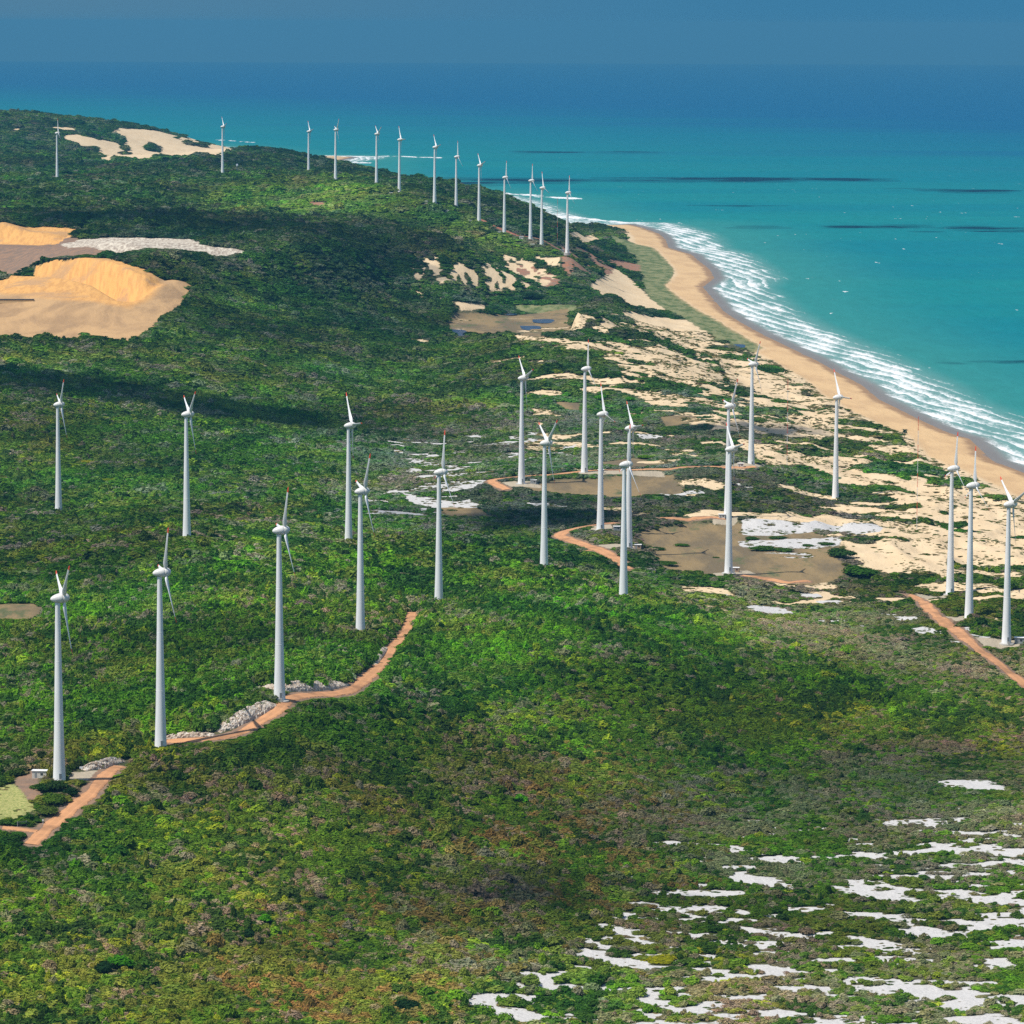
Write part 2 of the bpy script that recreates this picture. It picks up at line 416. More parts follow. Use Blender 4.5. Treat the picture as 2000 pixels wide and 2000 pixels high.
# dune sands by the beach
dune_reg = sstep(48, 62, CD) * sstep(5000, 4200, GY)
dsx = fbm(GX / 40 + GY / 150, GY / 32, 61, 3)
lim = np.interp(GY, [1900, 2150, 2360, 2600, 2900, 3400, 4200], [0.80, 0.68, 0.47, 0.42, 0.415, 0.45, 0.47]) + sstep(130, 330, CD) * 0.22
TAN = union(TAN, dune_reg * sstep(-0.02, 0.025, dsx - lim) * sstep(450, 330, CD))
TAN = union(TAN, sstep(-2, 6, CD) * sstep(4, 0, np.where(GY > 4300, 0, 0) + (CD - 55) / 6))
for poly in [
    [(1000, 655), (1040, 652), (1090, 662), (1160, 672), (1250, 682), (1330, 695), (1420, 735), (1400, 745), (1330, 735), (1280, 715), (1210, 690), (1100, 685), (1110, 675), (1010, 668)],
    [(1215, 610), (1300, 620), (1400, 640), (1440, 662), (1380, 668), (1300, 650), (1240, 630)], [(1280, 718), (1350, 730), (1380, 745), (1330, 750)],
    [(1380, 690), (1480, 720), (1560, 760), (1600, 800), (1560, 800), (1480, 770), (1420, 742)],
    [(1480, 882), (1560, 886), (1640, 890), (1720, 905), (1600, 905), (1500, 898)], [(1470, 886), (1530, 890), (1620, 905), (1560, 912), (1480, 900)],
    [(1460, 1002), (1520, 1000), (1600, 1008), (1700, 1012), (1690, 1024), (1560, 1022), (1480, 1016)], [(1720, 1060), (1800, 1065), (1850, 1090), (1850, 1130), (1790, 1110), (1740, 1080)], [(1800, 1050), (1900, 1040), (2000, 1055), (2000, 1090), (1880, 1080)],
    [(1850, 1000), (1930, 980), (2000, 1010), (2000, 1030), (1900, 1030)], [(1790, 980), (1850, 985), (1860, 1000), (1800, 1000)],
    # pyramid dune, little cones
    [(1150, 560), (1205, 525), (1235, 545), (1270, 580), (1310, 606), (1240, 600), (1170, 575)], [(1060, 648), (1118, 615), (1150, 620), (1130, 650)], [(1150, 640), (1180, 622), (1215, 640), (1180, 655)],
    [(1110, 455), (1150, 450), (1172, 470), (1150, 478), (1115, 465)], [(790, 660), (830, 663), (860, 670), (830, 670)], [(890, 592), (950, 598), (950, 605), (900, 606)],
    # headland dunes
    [(115, 268), (150, 262), (215, 285), (220, 290), (160, 285)], [(95, 248), (155, 250), (150, 258), (110, 254)], [(185, 262), (210, 262), (240, 256), (260, 268), (330, 270), (400, 278), (465, 292), (430, 308), (330, 306), (290, 306), (230, 290)], [(190, 275), (230, 250), (300, 255), (380, 272), (300, 312), (230, 308)], [(330, 270), (390, 268), (440, 275), (468, 292), (400, 285)], [(200, 300), (230, 304), (220, 316), (195, 312)], [(100, 300), (135, 302), (130, 307), (105, 306)], [(15, 253), (45, 250), (40, 256)], [(240, 305), (280, 300), (270, 309)],
    [(585, 300), (680, 308), (680, 318), (600, 312)],
]:
    TAN = union(TAN, region(poly, 7, ragged=9))
HEAD = sstep(8200, 8700, GY)
TAN = np.where(HEAD > 0.5, TAN * sstep(0.44, 0.54, fbm(GX / 50 + GY / 900, GY / 260, 77, 4) + 0.10), TAN)
SCAR = region([(820, 505), (850, 500), (930, 530), (960, 510), (1010, 545), (1060, 565), (1010, 570), (930, 565), (850, 560), (800, 540)], 15)
SCAR = union(SCAR, region([(955, 495), (1010, 500), (1060, 520), (1090, 540), (1060, 562), (1010, 540)], 15), region([(1030, 505), (1090, 500), (1095, 520), (1060, 522)], 8), region([(800, 565), (880, 590), (940, 600), (900, 605), (830, 585)], 10))
TAN = union(TAN, SCAR * sstep(0.41, 0.51, fbm(GX / 7 + GY / 60, GY / 34, 71, 3)))
REDSOIL = union(REDSOIL, region([(990, 512), (1040, 520), (1060, 535), (1020, 540)], 8), region([(1100, 470), (1250, 510), (1250, 555), (1160, 570), (1060, 562), (1090, 530), (1085, 505)], 20) * sstep(0.42, 0.58, fbm(GX / 40, GY / 90, 73, 3)), region([(1055, 545), (1075, 530), (1092, 555), (1060, 562)], 8), region([(1095, 480), (1120, 508), (1120, 540), (1100, 540)], 8))
for poly in [[(415, 423), (440, 421), (438, 426)], [(475, 430), (500, 428), (498, 434)], [(480, 380), (505, 380), (503, 385)], [(600, 392), (640, 396), (630, 402), (600, 399)]]:
    REDSOIL = union(REDSOIL, region(poly, 6))
# quarry
ORANGE = union(ORANGE, region([(-260, 545), (0, 552), (73, 517), (121, 507), (167, 505), (215, 507), (290, 535), (372, 557), (360, 597), (325, 610), (300, 640), (255, 672), (220, 662), (160, 650), (150, 662), (0, 655), (-260, 655)], 8, ragged=9),
               region([(-260, 430), (0, 436), (81, 443), (150, 452), (135, 485), (60, 486), (-260, 484)], 7, ragged=4))
QFLOOR = region([(-260, 568), (0, 574), (65, 581), (135, 588), (202, 594), (252, 604), (290, 585), (318, 556), (300, 535), (372, 553), (372, 610), (300, 660), (220, 675), (0, 670), (-260, 670)], 9, ragged=5)
BENCH = region([(-1400, 4560), (-560, 4450), (-500, 4395), (-440, 4345), (-430, 4420), (-470, 4560), (-500, 4690), (-1400, 4690)], 14, world=True, ragged=10) + 0 * region([(-260, 478), (0, 480), (130, 484), (250, 488), (200, 500), (100, 506), (40, 530), (0, 548), (-260, 548)], 10, ragged=8)
PALE = region([(120, 478), (160, 466), (280, 464), (385, 468), (395, 478), (490, 494), (440, 504), (380, 490), (280, 486), (230, 496), (130, 485)], 7, ragged=9)
# grass strip behind the beach, light grass round the marsh, field at lower left
GRASS = union(GRASS, region([(1189, 458), (1245, 477), (1276, 483), (1297, 503), (1317, 528), (1313, 543), (1297, 559), (1328, 582), (1359, 603), (1390, 619), (1431, 644), (1493, 680), (1470, 690), (1420, 672), (1340, 625), (1270, 585), (1250, 550), (1235, 500), (1200, 475)], 12, ragged=8),
              region([(1005, 597), (1130, 595), (1132, 610), (1060, 612), (1010, 606)], 6), region([(-100, 1540), (40, 1537), (75, 1565), (70, 1585), (30, 1605), (-100, 1610)], 5, ragged=5))
FIELD = region([(-100, 1540), (40, 1537), (75, 1565), (70, 1585), (30, 1605), (-100, 1610)], 5, ragged=5)
DRYG = region([(35, 1520), (75, 1500), (85, 1550), (60, 1560), (30, 1535)], 6, ragged=6)
TAN *= (1 - GRASS) * (1 - LAGOON) * (1 - LAGOON2)
# pads
for poly in [[(127, 1509), (202, 1507), (189, 1523), (146, 1527), (125, 1522)], [(1833, 1201), (1886, 1203), (1888, 1213), (1850, 1214)], [(1905, 1248), (1985, 1250), (1995, 1262), (1920, 1262)], [(1785, 1160), (1850, 1160), (1850, 1168), (1800, 1170)],
             [(980, 942), (1050, 940), (1060, 950), (1000, 952)], [(1160, 1025), (1200, 1025), (1205, 1036), (1150, 1038)], [(1165, 1065), (1240, 1064), (1245, 1073), (1180, 1073)], [(1125, 921), (1300, 921), (1300, 927), (1130, 927)], [(1390, 1112), (1460, 1112), (1480, 1122), (1400, 1124)], [(1440, 905), (1500, 908), (1490, 914), (1420, 914)], [(1390, 1010), (1440, 1010), (1440, 1018), (1390, 1018)]]:
    GRAVEL = union(GRAVEL, region(poly, 4, ragged=3))

# water of the marsh
POND_PX = [[(882, 647), (915, 648), (915, 656), (888, 659), (870, 652)], [(1040, 625), (1085, 623), (1080, 632), (1040, 632)], [(1015, 638), (1060, 637), (1052, 646), (1020, 645)], [(985, 613), (1012, 614), (1008, 617), (985, 617)], [(1410, 672), (1460, 678), (1450, 682), (1415, 680)]]

# tracks: centre lines
TRACKS = [
    ([(60, 1650), (82, 1631), (109, 1606), (133.5, 1589), (152, 1569), (175.5, 1553.5), (192.5, 1535), (206.5, 1516), (222, 1503), (232, 1497)], 6.6, "dirt_track"),
    ([(321, 1452), (329, 1449), (386, 1446), (425, 1443), (470, 1433), (500, 1416), (529, 1398), (548, 1384), (562, 1366), (599, 1359), (646, 1356), (684.6, 1351), (705, 1336), (731, 1312), (749, 1294), (762, 1276), (768, 1262), (788, 1244), (802.7, 1210), (806, 1196)], 6.6, "dirt_track"),
    ([(5, 1618), (40, 1621), (82, 1626)], 4.5, "dirt_track"),
    ([(1225, 1112), (1211, 1098), (1190, 1084), (1163, 1071), (1130.7, 1060), (1101, 1052), (1090, 1046), (1106, 1037), (1130.7, 1030.5), (1168, 1025), (1205, 1021)], 9.0, "dirt_track"),
    ([(1087, 1080), (1120, 1079), (1163, 1074)], 5.0, "dirt_track"),
    ([(990, 957), (964.7, 945.4), (957, 937.6), (990.6, 933.7), (1042, 930), (1094, 926), (1133, 920.8), (1184.7, 918), (1262, 917), (1319, 915.6), (1400, 912), (1480, 912)], 7.0, "dirt_track"),
    ([(1775, 1163), (1794.6, 1168), (1809, 1185), (1828.7, 1204.5), (1853, 1224), (1877, 1241), (1901.7, 1260.5), (1921, 1277.5), (1950, 1294), (2000, 1335), (2080, 1400)], 8.0, "dirt_track"),
    ([(849, 390), (874.5, 404), (900.6, 413), (919, 419), (941.6, 430), (962, 441), (979, 448.7), (1001, 457), (1018, 461.7), (1048, 466), (1064.6, 471), (1087, 487), (1130, 505)], 7.0, "red_track"),
    ([(1290, 1012), (1355, 1012), (1420, 1013)], 6.0, "dirt_track"),
    ([(1450, 1122), (1490, 1131), (1520, 1138), (1545, 1142), (1580, 1144)], 6.0, "dirt_track"),
]


def smooth_line(P, step=2.0):
    P = np.asarray(P, float)
    for _ in range(2):
        Q = [P[0]]
        for a, b in zip(P[:-1], P[1:]):
            Q += [a * 0.75 + b * 0.25, a * 0.25 + b * 0.75]
        P = np.array(Q + [P[-1]])
    d = np.concatenate([[0], np.cumsum(np.hypot(*np.diff(P, axis=0).T))])
    t = np.arange(0, d[-1], step)
    return np.stack([np.interp(t, d, P[:, 0]), np.interp(t, d, P[:, 1])], 1)


TRK = [(smooth_line(castp(p)), w, nm) for p, w, nm in TRACKS]
ROADM = np.zeros(GX.shape)
for L, w, nm in TRK:
    x0, x1, y0, y1 = L[:, 0].min() - 20, L[:, 0].max() + 20, L[:, 1].min() - 20, L[:, 1].max() + 20
    m = (GX > x0) & (GX < x1) & (GY > y0) & (GY < y1)
    d = seg_dist(GX[m], GY[m], L[::3])
    v = np.clip(1.3 - (d - w * 0.5) / 3.0, 0, 1)
    ROADM[m] = np.maximum(ROADM[m], v)

BANK = np.zeros(GX.shape)
BANKS = [[(505, 1342), (540, 1350), (575, 1352), (620, 1351), (660, 1347), (688, 1338)], [(430, 1434), (460, 1424), (490, 1410), (520, 1396), (548, 1378)], [(318, 1446), (350, 1443), (390, 1441), (425, 1438)], [(165, 1507), (185, 1506), (210, 1502), (232, 1494), (250, 1487)], [(738, 1300), (752, 1282), (760, 1266)]]
for bl_ in BANKS:
    d = seg_dist(GX, GY, castp(bl_))
    BANK = np.maximum(BANK, np.clip(1.4 - d / 5.0, 0, 1))
# flat beds lie level
for F_, zf in ((LAGOON, 15.0), (LAGOON2, 20.5), (MARSH, 18.0)):
    Z = Z * (1 - F_) + (zf + 0.25 * (Z - zf)) * F_
SHOW = union(BANK, WHITE, TAN, ORANGE, BENCH * 0.9, PALE, REDSOIL * 0.8, FLAT, GRASS, GRAVEL, ROADM, sstep(58, 50, CD), DRYG, FIELD)
for P in POND_PX:
    SHOW = union(SHOW, region(P, 8))

SHOWV = SHOW * (1 - 0.75 * WHITE * (GY < 2300))
# brownish, bright, dark and grey stands of scrub (0..1 fields)
BROWN = region([(520, 1860), (760, 1760), (1000, 1560), (1130, 1520), (1350, 1520), (1450, 1570), (1300, 1640), (1230, 1700), (1200, 1790), (1060, 1840), (1000, 2000), (950, 2200), (520, 2200)], 70, ragged=40, rs=40)
PLAINM = region([(700, 850), (1000, 800), (1500, 800), (1700, 1000), (1700, 1170), (1500, 1170), (1250, 1100), (1100, 1060), (900, 1040), (700, 1030)], 60)
TALL = region([(470, 1308), (560, 1292), (680, 1284), (708, 1296), (692, 1322), (560, 1332), (490, 1335)], 10)
PLAINM = union(PLAINM, region([(1130, 1125), (1250, 1160), (1400, 1212), (1600, 1278), (1800, 1345), (2100, 1420), (2200, 1330), (1900, 1260), (1780, 1190), (1650, 1160), (1480, 1140), (1380, 1125), (1250, 1110)], 30))
RSLOPE = region([(900, 1080), (1080, 1140), (1250, 1178), (1400, 1228), (1600, 1292), (1900, 1372), (2300, 1450), (2200, 1550), (1400, 1480), (950, 1450), (800, 1250)], 60)
LOWR = region([(1400, 1560), (1700, 1450), (2400, 1400), (2600, 2300), (950, 2300), (1150, 1800)], 60)
CREST = region([(0, 1200), (300, 1130), (700, 1080), (900, 1060), (1130, 1130), (1250, 1180), (1000, 1290), (820, 1290), (600, 1420), (300, 1490), (-200, 1480), (-200, 1200)], 50)
FARGREEN = region([(370, 395), (470, 350), (620, 350), (800, 385), (1000, 470), (1080, 500), (1000, 500), (900, 462), (776, 438), (621, 424), (466, 413)], 60)

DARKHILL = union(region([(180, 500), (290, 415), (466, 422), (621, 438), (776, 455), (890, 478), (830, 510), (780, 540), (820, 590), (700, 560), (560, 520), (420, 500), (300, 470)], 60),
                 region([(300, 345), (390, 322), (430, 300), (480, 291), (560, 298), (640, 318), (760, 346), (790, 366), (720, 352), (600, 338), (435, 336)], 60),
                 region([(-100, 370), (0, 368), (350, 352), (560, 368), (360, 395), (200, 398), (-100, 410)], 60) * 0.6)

# --------------------------------------------------------------- materials --
def newmat(name):
    m = bpy.data.materials.new(name)
    m.use_nodes = True
    nt = m.node_tree
    b = nt.nodes["Principled BSDF"]
    b.inputs["Specular IOR Level"].default_value = 0.2
    b.inputs["Roughness"].default_value = 0.8
    return m, nt, b


def N(nt, t, **kw):
    n_ = nt.nodes.new(t)
    for k, v in kw.items():
        if k in ("i",):
            for kk, vv in v.items():
                n_.inputs[kk].default_value = vv
        else:
            setattr(n_, k, v)
    return n_


def mixc(nt, fac, a, b, blend="MIX"):
    m = nt.nodes.new("ShaderNodeMix")
    m.data_type = "RGBA"
    m.blend_type = blend
    for s, v in ((m.inputs[0], fac), (m.inputs[6], a), (m.inputs[7], b)):
        if isinstance(v, (int, float)):
            s.default_value = v
        elif isinstance(v, tuple):
            s.default_value = v if len(v) == 4 else (*v, 1)
        else:
            nt.links.new(v, s)
    return m.outputs[2]


def math_(nt, op, a, b=None, c=None, clamp=False):
    m = nt.nodes.new("ShaderNodeMath")
    m.operation = op
    m.use_clamp = clamp
    for k, v in enumerate((a, b, c)):
        if v is None:
            continue
        if isinstance(v, (int, float)):
            m.inputs[k].default_value = v
        else:
            nt.links.new(v, m.inputs[k])
    return m.outputs[0]


def maprange(nt, v, a, b, c=0.0, d=1.0, smooth=True):
    m = nt.nodes.new("ShaderNodeMapRange")
    m.interpolation_type = "SMOOTHSTEP" if smooth else "LINEAR"
    nt.links.new(v, m.inputs[0])
    for k, x in enumerate((a, b, c, d)):
        m.inputs[k + 1].default_value = x
    return m.outputs[0]


def noise_tex(nt, vec, scale, detail=4, rough=0.6, dist=0.0):
    n_ = N(nt, "ShaderNodeTexNoise", i={"Scale": scale, "Detail": detail, "Roughness": rough, "Distortion": dist})
    nt.links.new(vec, n_.inputs["Vector"])
    return n_.outputs["Fac"]


def obj_coord(nt, scale=(1, 1, 1)):
    tc = nt.nodes.new("ShaderNodeTexCoord")
    mp = nt.nodes.new("ShaderNodeMapping")
    mp.inputs["Scale"].default_value = scale
    nt.links.new(tc.outputs["Object"], mp.inputs["Vector"])
    return mp.outputs[0]


def attr(nt, name, kind="GEOMETRY"):
    a = nt.nodes.new("ShaderNodeAttribute")
    a.attribute_name = name
    a.attribute_type = kind
    return a


def plain(name, col, rough=0.7, spec=0.2, var=0.0, vs=1.0):
    m, nt, b = newmat(name)
    b.inputs["Roughness"].default_value = rough
    b.inputs["Specular IOR Level"].default_value = spec
    if var:
        f = noise_tex(nt, obj_coord(nt), vs, 5)
        f = maprange(nt, f, 0.3, 0.7)
        c = mixc(nt, f, tuple(x * (1 - var) for x in col), tuple(min(1, x * (1 + var)) for x in col))
        nt.links.new(c, b.inputs["Base Color"])
    else:
        b.inputs["Base Color"].default_value = (*col, 1)
    return m


# -- ground
def ground_material():
    m, nt, b = newmat("ground")
    a1, a2, a3 = attr(nt, "cover_a"), attr(nt, "cover_b"), attr(nt, "cover_c")
    P = obj_coord(nt)
    fine = noise_tex(nt, P, 0.9, 6, 0.7)
    mid = noise_tex(nt, P, 0.12, 5, 0.6)
    big = noise_tex(nt, P, 0.02, 4, 0.6)
    wob = math_(nt, "MULTIPLY", math_(nt, "SUBTRACT", noise_tex(nt, P, 0.35, 5, 0.7), 0.5), 0.9)

    def mask(s, gain=6.0):
        v = math_(nt, "ADD", math_(nt, "SUBTRACT", s, 0.5), wob)
        return math_(nt, "ADD", math_(nt, "MULTIPLY", v, gain), 0.5, clamp=True)

    sa = nt.nodes.new("ShaderNodeSeparateColor"); nt.links.new(a1.outputs["Color"], sa.inputs[0])
    sb = nt.nodes.new("ShaderNodeSeparateColor"); nt.links.new(a2.outputs["Color"], sb.inputs[0])
    sc = nt.nodes.new("ShaderNodeSeparateColor"); nt.links.new(a3.outputs["Color"], sc.inputs[0])
    col = mixc(nt, maprange(nt, mid, 0.35, 0.65), (0.045, 0.055, 0.02), (0.10, 0.095, 0.045))
    col = mixc(nt, maprange(nt, fine, 0.5, 0.75), col, (0.13, 0.12, 0.06))
    # field and strip of short grass
    g = mixc(nt, maprange(nt, noise_tex(nt, obj_coord(nt, (1, 0.35, 1)), 0.09, 5, 0.65), 0.4, 0.62), (0.23, 0.23, 0.10), (0.085, 0.125, 0.035))
    g = mixc(nt, sc.outputs[2], g, mixc(nt, maprange(nt, fine, 0.35, 0.65), (0.44, 0.40, 0.15), (0.20, 0.24, 0.06)))
    col = mixc(nt, mask(sb.outputs[1]), col, g)
    fl = mixc(nt, maprange(nt, noise_tex(nt, obj_coord(nt, (1, 0.3, 1)), 0.03, 5, 0.6, 0.1), 0.42, 0.6), (0.27, 0.19, 0.09), (0.165, 0.125, 0.07))
    fl = mixc(nt, maprange(nt, noise_tex(nt, obj_coord(nt, (1, 0.4, 1)), 0.045, 5, 0.65), 0.56, 0.68), fl, (0.11, 0.12, 0.05))
    col = mixc(nt, mask(sb.outputs[0]), col, fl)
    red = mixc(nt, maprange(nt, mid, 0.35, 0.65), (0.38, 0.16, 0.085), (0.27, 0.18, 0.12))
    col = mixc(nt, mask(sa.outputs[3] if len(sa.outputs) > 3 else a1.outputs["Alpha"]), col, red)
    tanv = mixc(nt, maprange(nt, noise_tex(nt, obj_coord(nt, (1, 0.4, 1)), 0.05, 6, 0.65), 0.35, 0.65), (0.72, 0.55, 0.34), (0.66, 0.49, 0.29))
    col = mixc(nt, mask(sa.outputs[1]), col, tanv)
    strk = noise_tex(nt, obj_coord(nt, (0.25, 0.05, 0.02)), 1.0, 5, 0.6)
    orv = mixc(nt, maprange(nt, strk, 0.42, 0.62), (0.72, 0.385, 0.12), (0.60, 0.31, 0.10))
    orv = mixc(nt, maprange(nt, noise_tex(nt, P, 0.02, 5), 0.52, 0.64), orv, (0.5, 0.29, 0.13))
    qf = mixc(nt, maprange(nt, noise_tex(nt, obj_coord(nt, (1, 0.35, 1)), 0.025, 5, 0.6, 0.8), 0.38, 0.62), (0.54, 0.335, 0.155), (0.38, 0.235, 0.115))
    orv = mixc(nt, a2.outputs["Alpha"], orv, qf)
    col = mixc(nt, mask(sa.outputs[2]), col, orv)
    wh = mixc(nt, maprange(nt, fine, 0.3, 0.75), (0.61, 0.59, 0.56), (0.45, 0.43, 0.40))
    col = mixc(nt, mask(sa.outputs[0]), col, wh)
    gv = mixc(nt, maprange(nt, fine, 0.35, 0.7), (0.46, 0.38, 0.27), (0.36, 0.31, 0.22))
    col = mixc(nt, mask(sb.outputs[2], 8), col, gv)
    # bench soil of the quarry and the pale eroded band
    bn = mixc(nt, maprange(nt, mid, 0.35, 0.65), (0.30, 0.18, 0.11), (0.20, 0.14, 0.10))
    col = mixc(nt, mask(sc.outputs[0]), col, bn)
    pv = mixc(nt, maprange(nt, noise_tex(nt, obj_coord(nt, (0.3, 0.06, 0.3)), 1.0, 5, 0.7), 0.4, 0.6), (0.68, 0.60, 0.47), (0.36, 0.29, 0.22))
    col = mixc(nt, mask(sc.outputs[1]), col, pv)
    # wet strip at the waterline
    cd = attr(nt, "inland").outputs["Fac"]
    wv = math_(nt, "ADD", cd, math_(nt, "MULTIPLY", math_(nt, "SUBTRACT", noise_tex(nt, P, 0.02, 4), 0.5), 26.0))
    beach = maprange(nt, cd, 62, 50)
    bcol = mixc(nt, maprange(nt, noise_tex(nt, obj_coord(nt, (1, 0.4, 1)), 0.03, 5), 0.4, 0.65), (0.66, 0.44, 0.22), (0.57, 0.37, 0.185))
    col = mixc(nt, math_(nt, "MULTIPLY", beach, sa.outputs[1]), col, bcol)
    wet = maprange(nt, wv, 17, 8)
    col = mixc(nt, wet, col, (0.33, 0.20, 0.105))
    wet2 = maprange(nt, wv, 5, -2)
    col = mixc(nt, wet2, col, (0.20, 0.17, 0.15))
    nt.links.new(col, b.inputs["Base Color"])
    rg = nt.nodes.new("ShaderNodeMapRange")
    nt.links.new(wet2, rg.inputs[0]); rg.inputs[3].default_value = 0.95; rg.inputs[4].default_value = 0.4
    nt.links.new(rg.outputs[0], b.inputs["Roughness"])
    bp = N(nt, "ShaderNodeBump", i={"Strength": 0.6, "Distance": 0.8})
    h = math_(nt, "ADD", math_(nt, "MULTIPLY", fine, 0.4), math_(nt, "MULTIPLY", noise_tex(nt, obj_coord(nt, (1, 0.45, 1)), 0.14, 6, 0.6), 2.4))
    nt.links.new(h, bp.inputs["Height"])
    nt.links.new(bp.outputs[0], b.inputs["Normal"])
    return m


def link_mesh(name, me, mat=None, parent=None):
    o = bpy.data.objects.new(name, me)
    COL.objects.link(o)
    if mat is not None:
        for mm in (mat if isinstance(mat, (list, tuple)) else [mat]):
            me.materials.append(mm)
    if parent is not None:
        o.parent = parent
    return o


def grid_mesh(name, X, Y, Zv):
    r, c = X.shape
    co = np.stack([X, Y, Zv], -1).reshape(-1, 3).astype(np.float32)
    idx = np.arange(r * c).reshape(r, c)
    f = np.stack([idx[:-1, :-1], idx[:-1, 1:], idx[1:, 1:], idx[1:, :-1]], -1).reshape(-1, 4)
    return raw_mesh(name, co, f)


def raw_mesh(name, co, quads, smooth=True):
    me = bpy.data.meshes.new(name)
    co = np.asarray(co, np.float32)
    quads = np.asarray(quads, np.int32)
    k = quads.shape[1]
    me.vertices.add(len(co))
    me.vertices.foreach_set("co", co.ravel())
    me.loops.add(quads.size)
    me.loops.foreach_set("vertex_index", quads.ravel())
    me.polygons.add(len(quads))
    me.polygons.foreach_set("loop_start", np.arange(0, quads.size, k, dtype=np.int32))
    me.polygons.foreach_set("use_smooth", np.full(len(quads), smooth))
    me.update(calc_edges=True)
    me.validate()
    return me


def set_attr(me, name, typ, data):
    a = me.attributes.new(name, typ, "POINT")
    a.data.foreach_set("value" if typ == "FLOAT" else "color", np.ascontiguousarray(data, np.float32).ravel())


gm = grid_mesh("ground", GX, GY, Z - drop(GY))
set_attr(gm, "cover_a", "FLOAT_COLOR", np.stack([WHITE, TAN, ORANGE, REDSOIL], -1))
set_attr(gm, "cover_b", "FLOAT_COLOR", np.stack([FLAT, GRASS, GRAVEL, QFLOOR], -1))
set_attr(gm, "cover_c", "FLOAT_COLOR", np.stack([np.maximum(np.maximum(BENCH, DRYG), ROADM * 0.75), PALE, FIELD, np.ones_like(FLAT)], -1))
set_attr(gm, "inland", "FLOAT", CD)
go = link_mesh("ground", gm, ground_material())
go["kind"] = "structure"

# --------------------------------------------------------------------- sea --
rows = [900.0]
while rows[-1] < 90000:
    rows.append(rows[-1] + float(np.interp(rows[-1], [900, 5000, 12000, 30000, 90000], [9, 10, 45, 300, 1800])))
sr = np.array(rows)
SC = 340
sy = np.repeat(sr[:, None], SC, 1)
sx = np.linspace(-1, 1, SC)[None] * (0.125 * sy * 1.9 + 260)
sd = -coast_signed(sx, sy)
sd = np.where(sy > 15000, 9999.0, sd)
# coral and rock ledges where swell breaks away from the shore
REEFS = [[(655, 306), (760, 305), (860, 308)], [(560, 312), (640, 316), (720, 318)], [(425, 273), (495, 278)], [(890, 372), (960, 375), (1050, 384), (1130, 388)], [(1000, 378), (1060, 383)], [(1050, 424), (1110, 424), (1170, 430), (1232, 436)], [(760, 346), (850, 360), (900, 372)], [(440, 288), (500, 292)], [(660, 322), (690, 320)]]
reef = np.full(sx.shape, 9999.0)
for R in REEFS:
    L = [at_z(px, py, 0) for px, py in R]
    d = np.full(sx.shape, 9999.0)
    m = sy < 14000
    # ledges run across the view: stretch the distance along it
    d[m] = seg_dist(sx[m], sy[m] / 5.0, np.array(L) / [1, 5.0])
    reef = np.minimum(reef, d)
sz = np.zeros(sx.shape)
ph = (sd + 14 * fbm(sx / 60, sy / 90, 81, 3)) / 24.0
wave = np.clip(1 - np.abs((ph % 1) - 0.25) * 5, 0, 1) ** 2
sz = sz + wave * 1.0 * sstep(12, 30, sd) * sstep(120, 75, sd) * (sy < 12000)
sm = grid_mesh("sea", sx, sy, sz - drop(sy))
set_attr(sm, "offshore", "FLOAT", sd)
set_attr(sm, "reef", "FLOAT", reef)


